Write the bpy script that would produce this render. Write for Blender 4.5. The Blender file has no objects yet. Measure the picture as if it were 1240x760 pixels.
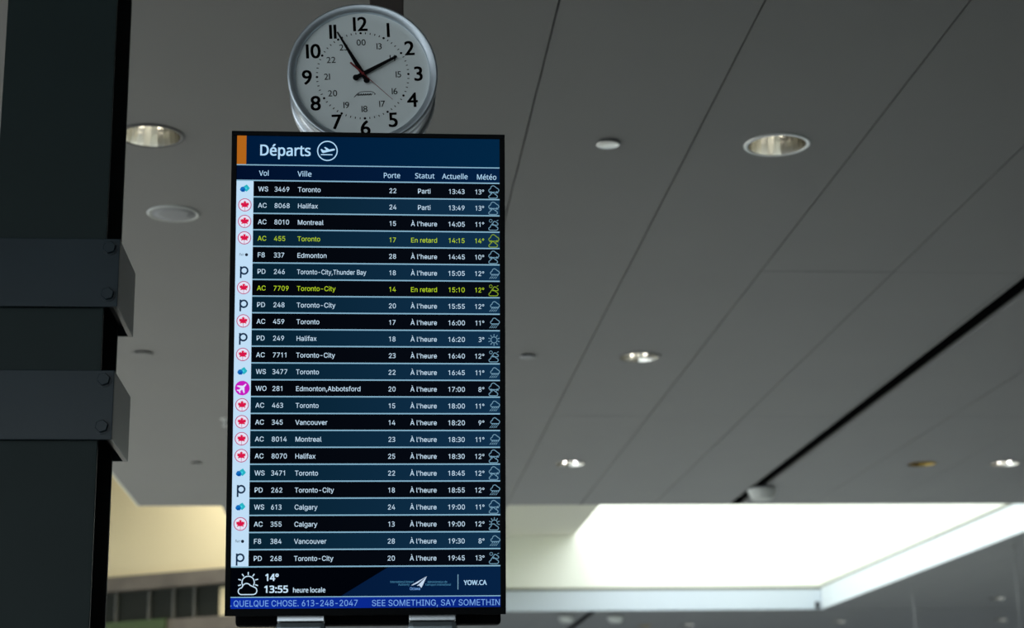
import bpy, bmesh, math, random
from mathutils import Vector, Matrix
from mathutils.geometry import tessellate_polygon

random.seed(7)
S = bpy.context.scene
COL = S.collection
R = math.radians

# ------------------------------------------------------------------ camera
PITCH, ROLL, YAW = 0.25592583, -0.01499762, 0.08387581
fw = Vector((math.sin(YAW)*math.cos(PITCH), math.cos(YAW)*math.cos(PITCH), math.sin(PITCH)))
rt = Vector((math.cos(YAW), -math.sin(YAW), 0.0))
up = rt.cross(fw)
rt2 = math.cos(ROLL)*rt + math.sin(ROLL)*up
up2 = -math.sin(ROLL)*rt + math.cos(ROLL)*up
cam_d = bpy.data.cameras.new('camera')
cam = bpy.data.objects.new('camera', cam_d)
COL.objects.link(cam)
m3 = Matrix((rt2, up2, -fw)).transposed()
cam.matrix_world = Matrix.Translation((0, 0, 1.6)) @ m3.to_4x4()
cam_d.sensor_width = 36.0
cam_d.lens = 36.0*2170.0/1240.0
cam_d.clip_end = 300
cam_d.dof.use_dof = True
cam_d.dof.focus_distance = 4.75
cam_d.dof.aperture_fstop = 3.6
S.camera = cam

# ------------------------------------------------------------------ light, exposure
W = bpy.data.worlds.new('sky'); S.world = W
W.use_nodes = True
W.node_tree.nodes['Background'].inputs['Color'].default_value = (0.80, 0.90, 1.0, 1)
W.node_tree.nodes['Background'].inputs['Strength'].default_value = 0.6
ROOF_GLASS = 4.5          # brightness of the sky through the big rooflight
LEFT_FILL = 4.0
SMALL_FILL = 11.0
FAR_FILL = 0.7
SIDE_GLASS = 3.6         # daylight in the glazed side walls
BACK_FILL = 3.0
S.view_settings.view_transform = 'Standard'
S.view_settings.look = 'None'
S.view_settings.exposure = 0.0
S.view_settings.gamma = 1.0
S.view_settings.use_curve_mapping = False

# ------------------------------------------------------------------ helpers
def lin(c):
    out = []
    for v in c[:3]:
        v = v/255.0
        out.append(v/12.92 if v <= 0.04045 else ((v+0.055)/1.055)**2.4)
    return tuple(out) + (1.0,)

def mat(name, rgb, rough=0.6, metal=0.0, noise=0.0, nscale=8.0, bump=0.0, spec=0.5):
    m = bpy.data.materials.new(name); m.use_nodes = True
    nt = m.node_tree; b = nt.nodes['Principled BSDF']
    b.inputs['Roughness'].default_value = rough
    b.inputs['Metallic'].default_value = metal
    b.inputs['Specular IOR Level'].default_value = spec
    c = rgb if len(rgb) == 4 else tuple(rgb)+(1.0,)
    b.inputs['Base Color'].default_value = c
    if noise or bump:
        tc = nt.nodes.new('ShaderNodeTexCoord')
        n = nt.nodes.new('ShaderNodeTexNoise'); n.inputs['Scale'].default_value = nscale
        n.inputs['Detail'].default_value = 4
        nt.links.new(tc.outputs['Object'], n.inputs['Vector'])
        if noise:
            r = nt.nodes.new('ShaderNodeValToRGB')
            r.color_ramp.elements[0].color = tuple(x*(1-noise) for x in c[:3])+(1,)
            r.color_ramp.elements[1].color = tuple(min(1, x*(1+noise)) for x in c[:3])+(1,)
            r.color_ramp.elements[0].position = 0.3; r.color_ramp.elements[1].position = 0.7
            nt.links.new(n.outputs['Fac'], r.inputs['Fac'])
            nt.links.new(r.outputs['Color'], b.inputs['Base Color'])
        if bump:
            bp = nt.nodes.new('ShaderNodeBump'); bp.inputs['Strength'].default_value = bump
            bp.inputs['Distance'].default_value = 0.002
            nt.links.new(n.outputs['Fac'], bp.inputs['Height'])
            nt.links.new(bp.outputs['Normal'], b.inputs['Normal'])
    return m

def emis(name, rgb, strength=1.0, rgb2=None, axis='X'):
    m = bpy.data.materials.new(name); m.use_nodes = True
    nt = m.node_tree; nt.nodes.clear()
    o = nt.nodes.new('ShaderNodeOutputMaterial'); e = nt.nodes.new('ShaderNodeEmission')
    e.inputs['Color'].default_value = rgb; e.inputs['Strength'].default_value = strength
    if rgb2:
        tc = nt.nodes.new('ShaderNodeTexCoord'); sp = nt.nodes.new('ShaderNodeSeparateXYZ')
        mx = nt.nodes.new('ShaderNodeMix'); mx.data_type = 'RGBA'
        nt.links.new(tc.outputs['Generated'], sp.inputs[0])
        nt.links.new(sp.outputs[axis], mx.inputs[0])
        mx.inputs[6].default_value = rgb; mx.inputs[7].default_value = rgb2
        nt.links.new(mx.outputs[2], e.inputs['Color'])
    nt.links.new(e.outputs[0], o.inputs['Surface'])
    m.cycles.emission_sampling = 'AUTO'
    return m

class B:
    """collects shapes into one mesh, in world coordinates, with material slots"""
    def __init__(s):
        s.bm = bmesh.new(); s.mats = []
    def slot(s, m):
        if m not in s.mats: s.mats.append(m)
        return s.mats.index(m)
    def face(s, pts, m, smooth=False):
        try:
            f = s.bm.faces.new([s.bm.verts.new(p) for p in pts])
        except ValueError:
            return
        f.material_index = s.slot(m); f.smooth = smooth
    def box(s, a, b, m, bevel=0.0, M=None):
        t = bmesh.new()
        bmesh.ops.create_cube(t, size=1.0)
        for v in t.verts:
            v.co = Vector(((a[i]+b[i])/2 + v.co[i]*(b[i]-a[i]) for i in range(3)))
        if bevel:
            bmesh.ops.bevel(t, geom=list(t.edges), offset=bevel, segments=2, affect='EDGES', profile=0.6)
        s.add(t, m, M)
    def add(s, t, m, M=None, smooth=None):
        k = s.slot(m); mp = {}
        for v in t.verts:
            mp[v] = s.bm.verts.new(M @ v.co if M else v.co)
        for f in t.faces:
            try:
                g = s.bm.faces.new([mp[v] for v in f.verts])
            except ValueError:
                continue
            g.material_index = k; g.smooth = f.smooth if smooth is None else smooth
        t.free()
    def lathe(s, prof, m, M=None, n=48, smooth=True, close=False):
        """profile of (radius, height) turned about local z"""
        rings = []
        P = [(r, z) for r, z in prof]
        for r, z in P:
            if r < 1e-6:
                v = [s.bm.verts.new(self_tr(M, (0, 0, z)))]
            else:
                v = [s.bm.verts.new(self_tr(M, (r*math.cos(2*math.pi*i/n), r*math.sin(2*math.pi*i/n), z))) for i in range(n)]
            rings.append(v)
        k = s.slot(m)
        pairs = list(zip(rings[:-1], rings[1:]))
        if close: pairs.append((rings[-1], rings[0]))
        for a, b in pairs:
            for i in range(n):
                j = (i+1) % n
                if len(a) == 1 and len(b) == 1: continue
                if len(a) == 1: vs = [a[0], b[j], b[i]]
                elif len(b) == 1: vs = [a[i], a[j], b[0]]
                else: vs = [a[i], a[j], b[j], b[i]]
                f = s.bm.faces.new(vs); f.material_index = k; f.smooth = smooth
    def prism(s, n, r, z0, z1, m, M=None, rot=0.0, cap_bevel=0.0):
        """solid regular prism about local z"""
        prof = [(0, z0), (r, z0), (r, z1-cap_bevel), (r-cap_bevel, z1), (0, z1)]
        R0 = Matrix.Rotation(rot, 4, 'Z')
        s.lathe(prof, m, (M @ R0) if M else R0, n=n, smooth=False)
    def extrude_poly(s, pts, nrm, depth, m):
        """closed prism from a planar outline"""
        n = Vector(nrm)*depth
        p0 = [Vector(p) for p in pts]; p1 = [p+n for p in p0]
        s.face(p0[::-1], m); s.face(p1, m)
        for i in range(len(p0)):
            j = (i+1) % len(p0)
            s.face([p0[i], p0[j], p1[j], p1[i]], m)

def self_tr(M, p):
    return (M @ Vector(p)) if M else Vector(p)

ORG = {}
def obj(name, b, parent=None, org=None, recalc=True, label=None, kind=None, auto_smooth=False):
    """link a collected mesh; vertices are made relative to the thing's base"""
    if parent is not None: org = ORG[parent]
    if org is None: org = Vector((0, 0, 0))
    org = Vector(org)
    if recalc: bmesh.ops.recalc_face_normals(b.bm, faces=b.bm.faces)
    for v in b.bm.verts: v.co -= org
    me = bpy.data.meshes.new(name); b.bm.to_mesh(me); b.bm.free()
    for m in b.mats: me.materials.append(m)
    o = bpy.data.objects.new(name, me); COL.objects.link(o)
    if parent is None: o.location = org
    else: o.parent = parent
    ORG[o] = org
    if label: o['label'] = label
    if kind: o['kind'] = kind
    return o

def thing(name, label, cat, loc, group=None):
    o = bpy.data.objects.new(name, None); COL.objects.link(o)
    o.empty_display_size = 0.1
    o.location = loc; ORG[o] = Vector(loc)
    o['label'] = label; o['category'] = cat
    if group: o['group'] = group
    return o

def dup(root, loc, label, group=None):
    r = root.copy(); COL.objects.link(r); r.location = loc; r['label'] = label
    if group: r['group'] = group
    for ch in list(root.children):
        c = ch.copy(); COL.objects.link(c); c.parent = r
        for g in list(ch.children):
            d = g.copy(); COL.objects.link(d); d.parent = c
    return r

def structure(name, b):
    return obj(name, b, kind='structure')

# ---- lettering: outlines of a plain grotesque and a humanist sans, units 700 per em
INTER={"'":(206,'78,318 70,509 136,509 128,318'),
',':(188,'38,-119 68,71 137,71 84,-119'),
'-':(453,'337,244 337,188 114,188 114,244'),
'.':(188,'95,-4 78,-1 63,9 53,24 50,41 53,59 63,73 78,83 95,87 113,83 128,73 138,59 141,41 138,24 128,9 113,-1'),
'0':(453,'227,-7 174,1 130,24 95,62 69,113 53,178 48,254 53,330 69,395 95,447 130,484 174,508 227,516 279,508 323,484 358,447 384,395 400,330 405,254 400,178 384,113 359,62 323,24 279,1|227,50 261,56 290,74 313,103 330,144 340,194 344,254 340,314 330,365 313,405 290,435 261,453 227,460 192,453 163,435 140,405 123,365 113,314 109,254 113,194 123,144 140,103 163,74 192,56'),
'1':(408,'253,0 192,0 192,355 192,390 193,418 195,443 174,424 150,404 96,360 63,402 201,509 253,509'),
'2':(453,'64,0 64,47 234,229 282,282 311,327 318,348 320,371 317,397 308,419 293,436 273,449 250,457 224,460 196,457 172,447 153,433 139,413 130,390 127,362 66,362 71,405 86,442 111,473 143,496 182,511 225,516 268,511 306,497 337,474 361,445 376,411 381,372 378,345 371,318 357,290 336,259 267,180 153,60 153,57 389,57 389,0'),
'3':(408,'351,390 348,358 338,330 322,308 302,290 275,276 246,268 246,265 299,251 337,227 360,190 367,145 362,103 346,66 320,36 282,12 234,-3 171,-7 98,-1 64,7 32,20 32,79 66,65 101,54 138,48 172,45 231,52 271,72 294,104 301,146 298,175 284,198 264,215 235,227 201,234 159,235 109,235 109,290 160,290 198,292 230,301 254,316 273,335 283,359 287,386 281,418 262,442 233,458 195,463 146,457 104,442 67,420 35,463 65,483 102,500 145,512 194,516 263,507 313,480 341,440'),
'4':(453,'40,105 40,158 247,509 311,509 109,166 109,163 413,163 413,105|282,0 282,121 282,146 282,318 343,318 343,0'),
'5':(453,'221,-7 178,-2 140,11 108,32 83,60 66,93 60,130 122,130 127,108 138,89 154,73 173,60 196,52 221,50 250,53 276,64 298,82 314,104 324,131 328,162 324,193 314,221 297,244 275,262 248,273 218,277 167,268 145,258 128,246 67,253 96,509 366,509 366,452 151,452 134,301 136,301 155,315 178,325 203,331 229,334 263,330 294,321 321,306 345,285 364,260 379,231 388,199 391,163 385,117 369,76 343,41 309,15 268,-1'),
'6':(453,'226,-7 182,-1 142,15 109,40 84,74 69,115 64,162 68,199 80,239 102,285 137,340 252,509 322,509 151,261 145,261 165,288 196,307 235,314 278,309 316,295 346,271 370,240 384,201 389,157 384,112 368,73 343,39 310,14 271,-2|226,48 254,52 279,63 299,79 314,101 324,128 327,157 324,187 314,213 299,235 279,251 254,262 226,265 198,262 174,252 153,235 138,214 128,188 125,158 128,128 138,102 153,79 174,63 198,52'),
'7':(453,'97,0 323,448 323,452 62,452 62,509 391,509 391,449 165,0'),
'8':(453,'226,-7 178,-2 136,11 101,33 74,62 57,96 52,135 55,166 65,195 81,220 101,241 125,256 153,265 153,267 119,282 93,308 76,342 70,380 75,417 90,450 114,477 146,498 184,511 226,516 269,511 306,498 337,477 361,450 377,417 382,380 376,342 359,308 333,282 300,267 300,265 327,256 351,241 372,220 387,195 397,166 401,135 395,96 378,62 352,33 317,11 275,-2|226,49 258,52 285,60 307,74 323,91 333,113 337,139 333,165 322,189 305,208 283,223 256,232 226,235 196,232 169,223 147,208 130,189 119,165 115,139 119,113 129,91 145,74 167,60 195,52|226,290 252,292 274,300 293,313 307,330 316,351 319,376 316,399 308,420 294,437 275,449 252,457 226,460 200,457 177,449 159,437 145,420 136,399 133,376 136,351 145,330 159,313 178,300 201,292'),
'9':(453,'226,516 271,510 310,494 343,468 368,434 384,393 389,347 385,309 373,270 350,224 315,168 200,0 130,0 301,248 307,248 287,221 257,202 218,195 175,199 137,214 106,237 83,269 68,307 64,352 69,397 85,436 110,469 143,494 182,510|226,460 199,457 174,446 154,429 138,407 129,381 125,352 129,322 138,295 154,274 174,257 199,247 226,243 254,247 279,257 299,273 314,295 324,321 327,350 324,381 314,407 299,429 279,446 254,457'),
':':(188,'95,-4 78,-1 63,9 53,24 50,41 53,59 63,73 78,83 95,87 113,83 128,73 138,59 141,41 138,24 128,9 113,-1|95,271 78,274 63,284 53,299 50,316 53,334 63,349 78,359 95,362 113,359 128,349 138,334 141,316 138,299 128,284 113,274'),
'A':(480,'16,0 201,509 276,509 463,0 395,0 287,302 264,372 232,478 245,478 213,371 191,302 85,0|110,142 110,199 370,199 370,142'),
'B':(456,'60,0 60,509 241,509 289,504 329,491 359,469 381,442 394,410 398,374 395,344 387,320 373,301 356,286 315,267 315,262 339,257 363,245 385,227 402,203 414,173 418,136 413,100 400,67 377,39 344,18 301,4 247,0|125,57 245,57 296,63 330,80 349,105 355,137 352,161 342,184 327,203 306,218 279,228 248,231 125,231|125,285 238,285 265,288 288,296 308,309 323,326 333,348 336,372 330,403 313,429 283,446 240,452 125,452'),
'C':(510,'267,-7 205,1 150,25 104,63 70,115 48,179 40,254 48,329 70,393 104,445 150,484 205,508 267,516 305,513 340,504 373,490 402,471 427,447 448,418 463,385 473,348 408,348 401,373 389,395 357,428 315,449 267,456 223,450 184,432 150,403 125,364 109,314 103,254 109,194 125,145 151,105 184,76 223,59 267,53 315,60 357,81 389,114 408,160 473,160 463,124 448,91 428,62 402,38 373,19 341,5 305,-4'),
'D':(502,'219,0 96,0 96,57 215,57 272,63 318,81 354,110 379,149 394,198 399,255 394,312 379,361 354,399 320,428 275,446 221,452 93,452 93,509 225,509 294,501 353,478 399,441 433,391 455,329 462,255 455,181 433,119 398,68 351,31 291,8|125,509 125,0 60,0 60,509'),
'E':(419,'60,0 60,509 372,509 372,452 125,452 125,286 355,286 355,229 125,229 125,57 375,57 375,0'),
'F':(410,'60,0 60,509 369,509 369,452 125,452 125,278 346,278 346,221 125,221 125,0'),
'G':(520,'269,-7 205,1 149,25 104,64 69,116 47,179 40,254 47,329 69,393 103,445 149,484 203,508 265,516 304,513 340,504 374,489 403,469 429,445 449,416 465,384 474,349 408,349 387,393 356,427 315,448 265,456 222,450 183,432 150,404 125,364 109,314 103,254 109,194 125,145 151,105 184,76 224,59 269,53 309,57 345,71 374,93 396,123 410,160 415,202 434,199 283,199 283,256 478,256 478,200 471,141 451,91 419,50 377,19 326,0'),
'H':(517,'60,0 60,509 125,509 125,289 392,289 392,509 457,509 457,0 392,0 392,232 125,232 125,0'),
'I':(300,'31,0 31,57 118,57 118,452 31,452 31,509 269,509 269,452 183,452 183,57 269,57 269,0'),
'L':(393,'60,0 60,509 125,509 125,57 361,57 361,0'),
'M':(628,'60,0 60,509 152,509 277,187 287,159 299,123 311,84 322,49 307,49 318,83 330,121 342,158 352,187 476,509 568,509 568,0 504,0 504,291 504,327 505,369 506,413 507,457 513,457 498,409 482,363 467,322 456,291 342,0 286,0 170,291 159,321 145,361 129,408 112,457 119,457 120,416 121,372 122,328 122,291 122,0'),
'N':(523,'60,0 60,509 136,509 343,183 363,151 388,107 414,55 405,54 401,108 399,157 399,195 399,509 463,509 463,0 387,0 202,290 177,331 148,381 108,452 119,454 122,384 124,328 125,291 125,0'),
'O':(533,'267,-7 205,1 150,25 105,63 70,115 48,179 40,254 48,329 70,393 105,445 150,484 205,508 267,516 329,508 384,484 429,445 464,393 486,329 493,254 486,179 464,115 429,63 384,25 329,1|267,53 310,59 349,76 383,105 408,144 425,194 430,254 425,314 408,365 383,404 349,433 310,450 267,456 223,450 184,433 151,404 125,364 109,314 103,254 109,194 125,144 151,105 184,76 223,59'),
'P':(445,'60,0 60,509 235,509 289,503 332,487 366,462 390,430 404,391 409,348 404,304 390,265 366,233 332,207 289,191 235,186 109,186 109,242 233,242 269,246 297,256 318,272 333,294 342,319 344,348 342,376 333,402 318,423 297,439 268,449 232,452 125,452 125,0'),
'Q':(533,'245,159 313,159 369,85 384,65 468,-48 401,-48 346,27 331,46|267,-7 205,1 150,25 105,63 70,115 48,179 40,254 48,329 70,393 105,445 150,484 205,508 267,516 329,508 384,484 429,445 464,393 486,329 493,254 486,179 464,115 429,63 384,25 329,1|267,53 310,59 349,76 383,105 408,144 425,194 430,254 425,314 408,365 383,404 349,433 310,450 267,456 223,450 184,433 151,404 125,364 109,314 103,254 109,194 125,144 151,105 184,76 223,59'),
'R':(449,'60,0 60,509 236,509 290,504 333,489 367,465 390,433 405,395 409,352 405,309 390,271 367,240 333,217 289,203 236,198 96,198 96,255 234,255 269,258 298,267 319,281 334,300 342,324 345,352 342,380 334,405 319,425 298,440 269,449 233,452 125,452 125,0|353,0 230,229 303,229 428,0'),
'S':(447,'224,-9 172,-4 128,9 91,31 64,60 46,96 38,137 104,137 110,110 123,88 142,71 166,59 194,52 224,49 257,52 286,60 311,74 329,92 341,114 346,139 342,161 332,179 316,193 296,205 245,222 184,239 128,260 86,289 60,326 52,372 58,413 75,448 102,476 138,498 180,511 227,516 275,511 316,498 351,476 377,449 394,415 401,378 337,378 326,412 302,437 267,453 225,459 194,456 167,448 145,435 129,418 118,398 115,376 119,352 131,334 148,319 169,308 212,293 264,279 312,264 359,238 379,220 395,198 405,171 408,139 403,99 386,64 360,34 323,11 278,-4'),
'T':(449,'32,452 32,509 417,509 417,452 257,452 257,0 193,0 193,452'),
'U':(517,'259,-8 203,-2 154,15 114,43 85,80 66,124 60,173 60,509 124,509 124,178 128,144 141,113 160,87 187,68 220,56 259,52 298,56 331,68 357,87 377,113 389,144 393,178 393,509 457,509 457,173 451,124 433,80 403,43 363,15 315,-2'),
'V':(480,'204,0 16,509 84,509 192,206 215,137 248,31 235,31 267,138 290,206 395,509 463,509 278,0'),
'W':(686,'155,0 16,509 82,509 163,196 175,145 187,94 197,40 189,40 200,94 211,145 224,196 306,509 380,509 462,196 474,145 486,94 497,40 488,40 499,94 510,145 523,196 603,509 670,509 530,0 455,0 368,323 351,391 336,475 350,475 335,395 318,323 230,0'),
'Y':(472,'203,0 203,208 16,509 91,509 192,344 222,292 250,230 224,230 251,293 280,344 381,509 455,509 268,208 268,0'),
'a':(389,'160,-9 126,-5 94,5 68,22 48,45 35,73 30,108 34,138 43,161 58,179 78,193 125,211 178,220 234,227 265,235 273,243 276,255 276,257 273,279 267,297 256,311 240,322 220,329 196,331 171,329 149,322 118,301 100,274 41,291 57,322 79,346 104,364 133,375 163,382 194,384 239,379 286,360 306,343 322,320 333,290 337,251 337,0 277,0 277,52 272,52 252,25 215,1 190,-6|170,45 202,49 228,59 248,74 263,93 272,115 276,138 276,190 259,182 231,176 200,171 175,168 134,159 117,150 103,139 95,124 92,105 94,87 102,72 114,61 130,52'),
'b':(424,'229,-8 198,-5 172,4 138,31 118,59 112,59 112,0 53,0 53,509 114,509 114,319 118,319 137,346 171,373 197,381 229,384 274,378 313,361 345,332 370,293 385,245 390,189 385,133 370,84 346,45 313,16 274,-2|220,47 253,51 279,66 301,88 316,117 325,151 328,189 325,227 316,261 301,290 280,311 253,325 220,330 188,325 161,312 140,291 125,263 116,229 113,189 116,150 125,115 140,86 162,65 188,51'),
'c':(396,'207,-8 159,-2 117,16 82,46 56,85 40,133 34,187 40,243 56,291 82,330 117,360 159,378 207,384 260,377 305,356 340,322 362,277 303,262 290,289 270,311 242,325 207,330 173,325 145,310 124,287 108,258 99,224 96,187 99,151 108,117 124,89 145,66 173,51 207,46 243,52 271,66 292,89 304,117 363,102 354,78 341,56 306,21 261,-1'),
'd':(424,'195,-8 151,-2 111,16 79,45 55,84 39,133 34,189 39,245 55,293 79,332 112,361 151,378 196,384 228,381 253,373 287,346 306,319 311,319 311,509 372,509 372,0 313,0 313,59 307,59 287,31 252,4 227,-5|205,47 236,51 263,65 284,86 299,115 309,150 312,189 309,229 300,263 284,291 263,312 237,325 205,330 172,325 145,311 124,290 108,261 99,227 96,189 99,151 109,117 124,88 145,66 172,51'),
'e':(404,'212,-8 161,-2 117,16 82,46 56,85 40,132 34,187 39,242 55,290 81,329 115,359 157,378 205,384 236,382 266,374 294,361 319,341 341,315 357,282 368,242 371,194 371,169 75,169 75,221 338,221 310,202 307,237 298,269 283,294 263,314 237,326 205,330 173,326 146,313 125,294 109,270 99,241 96,211 96,178 100,139 110,106 128,80 151,61 179,50 212,46 254,53 285,73 306,105 365,91 353,63 335,39 311,19 283,4 249,-5'),
'f':(254,'228,379 228,327 6,327 6,379|81,0 81,432 84,461 96,486 113,505 135,519 161,527 187,530 222,527 243,521 227,468 215,472 195,474 171,470 154,460 145,443 142,419 142,0'),
'g':(425,'207,-151 168,-148 134,-140 105,-127 82,-110 64,-91 51,-69 101,-41 122,-66 154,-88 178,-95 207,-97 249,-92 282,-75 304,-47 311,-6 311,68 306,68 287,41 252,16 227,8 195,5 152,10 113,27 80,53 55,90 39,136 34,191 39,246 55,293 80,332 112,361 152,378 196,384 228,382 253,373 288,346 308,319 313,319 313,379 372,379 372,-9 367,-54 350,-90 324,-117 291,-136 251,-147|205,59 237,63 264,75 285,95 300,121 309,154 312,193 309,231 300,264 285,291 264,312 237,325 205,330 172,325 145,312 124,290 109,262 99,229 96,193 99,155 109,123 124,96 145,76 172,63'),
'h':(410,'114,227 114,0 53,0 53,509 114,509 114,287 102,287 124,332 152,362 187,379 227,384 264,380 295,369 321,349 341,321 353,285 357,240 357,0 296,0 296,235 290,275 273,304 246,323 210,329 184,326 161,317 141,303 126,283 117,257'),
'i':(167,'53,0 53,379 114,379 114,0|84,443 67,446 54,455 44,468 41,483 44,499 54,512 67,521 84,524 100,521 114,512 123,499 126,483 123,468 114,455 100,446'),
'j':(167,'53,379 114,379 114,-30 111,-63 102,-90 86,-113 65,-129 37,-139 4,-143 -10,-143 -10,-87 2,-87 25,-83 40,-72 50,-54 53,-29|83,443 67,446 53,455 44,468 41,483 44,499 53,512 67,521 83,524 100,521 114,512 123,499 126,483 123,468 114,455 100,446'),
'l':(189,'139,-2 101,3 74,20 58,47 53,84 53,509 114,509 114,99 115,77 120,62 130,54 146,52 160,53 170,54 181,3 162,-1'),
'm':(610,'53,0 53,379 112,379 112,295 108,295 118,323 132,346 151,363 172,376 195,384 219,386 257,380 287,361 309,331 321,295 312,295 322,321 337,343 357,361 381,375 407,383 437,386 468,383 497,372 522,354 541,328 553,296 557,255 557,0 496,0 496,254 490,289 473,313 447,326 419,330 395,328 374,320 358,307 345,290 338,270 335,247 335,0 274,0 274,260 269,288 253,311 229,326 199,330 178,328 158,320 140,307 126,289 117,266 114,238 114,0'),
'n':(410,'114,227 114,0 53,0 53,379 112,379 112,287 102,287 124,332 152,362 187,379 227,384 264,380 295,369 321,349 341,321 353,285 357,240 357,0 296,0 296,235 290,275 273,304 246,323 210,329 184,326 161,317 141,303 126,283 117,257'),
'o':(415,'207,-8 159,-2 117,16 82,46 56,85 40,133 34,187 40,243 56,291 82,330 117,360 159,378 207,384 256,378 299,360 333,330 359,291 376,243 381,187 376,133 359,85 333,46 299,16 256,-2|207,46 242,51 270,66 292,89 307,117 316,151 319,187 316,224 307,258 292,287 270,310 242,325 207,330 173,325 145,310 124,287 108,258 99,224 96,187 99,151 108,117 124,89 145,66 173,51'),
'p':(424,'53,-143 53,379 112,379 112,319 118,319 137,346 171,373 197,381 229,384 274,378 313,361 345,332 370,293 385,245 390,189 385,133 370,84 346,45 313,16 274,-2 229,-8 198,-5 173,4 138,31 118,59 114,59 114,-143|220,47 253,51 279,66 301,88 316,117 325,151 328,189 325,227 316,261 301,290 280,311 253,325 220,330 188,325 161,312 140,291 125,263 116,229 113,189 116,150 125,115 140,86 162,65 188,51'),
'r':(259,'53,0 53,379 112,379 112,321 115,321 130,347 152,367 181,380 213,385 229,384 243,384 243,322 230,324 207,326 182,323 159,315 140,301 126,284 117,262 114,237 114,0'),
's':(365,'182,-8 145,-5 112,3 84,18 62,38 45,63 36,94 94,107 105,79 124,60 150,49 181,45 217,50 244,62 262,81 268,103 265,121 254,136 237,147 212,155 149,170 104,186 72,208 53,237 47,274 51,305 65,332 87,354 115,370 149,381 187,384 223,381 254,372 279,358 299,339 314,316 324,290 268,277 258,298 243,316 219,328 187,333 156,329 131,317 114,299 109,277 112,258 124,243 144,232 172,223 229,209 275,194 306,171 325,142 331,107 326,75 312,47 290,24 260,6 223,-5'),
't':(227,'204,379 204,327 6,327 6,379|65,471 126,471 126,98 128,76 136,61 150,53 170,50 185,51 202,54 213,2 192,-3 168,-4 125,2 92,21 72,52 65,93'),
'u':(410,'182,-5 146,-1 115,11 89,31 69,59 57,95 53,139 53,379 114,379 114,144 119,105 137,75 164,56 200,50 226,53 249,62 268,77 283,97 293,122 296,153 296,379 357,379 357,0 298,0 298,92 307,92 286,47 257,17 222,0'),
'v':(389,'163,0 17,379 84,379 165,155 187,87 206,21 184,21 203,87 224,155 305,379 371,379 226,0'),
'x':(379,'21,0 171,218 171,171 29,379 100,379 147,306 179,253 207,206 175,206 202,253 233,306 282,379 352,379 209,169 209,214 358,0 287,0 231,85 200,136 173,182 205,182 178,136 148,85 91,0'),
'y':(389,'47,-139 61,-86 71,-87 104,-89 118,-84 130,-74 141,-58 151,-36 163,-1 17,379 84,379 165,155 187,87 206,21 184,21 202,87 224,155 305,379 371,379 204,-58 177,-107 159,-124 139,-136 117,-143 91,-145 65,-143'),
'°':(316,'158,283 128,287 101,298 77,316 59,340 47,367 43,397 47,428 59,455 77,479 101,497 128,509 158,513 188,509 216,497 239,479 257,455 269,428 273,397 269,367 257,340 239,316 216,298 188,287|158,334 175,336 190,343 213,366 220,381 222,397 220,414 213,430 190,453 175,459 158,462 141,459 126,453 103,430 97,414 95,397 97,381 103,366 126,343 141,336'),
'À':(480,'16,0 201,509 276,509 463,0 395,0 287,302 264,372 232,478 245,478 213,371 191,302 85,0|110,142 110,199 370,199 370,142|216,558 150,659 218,659 266,558')}
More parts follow.
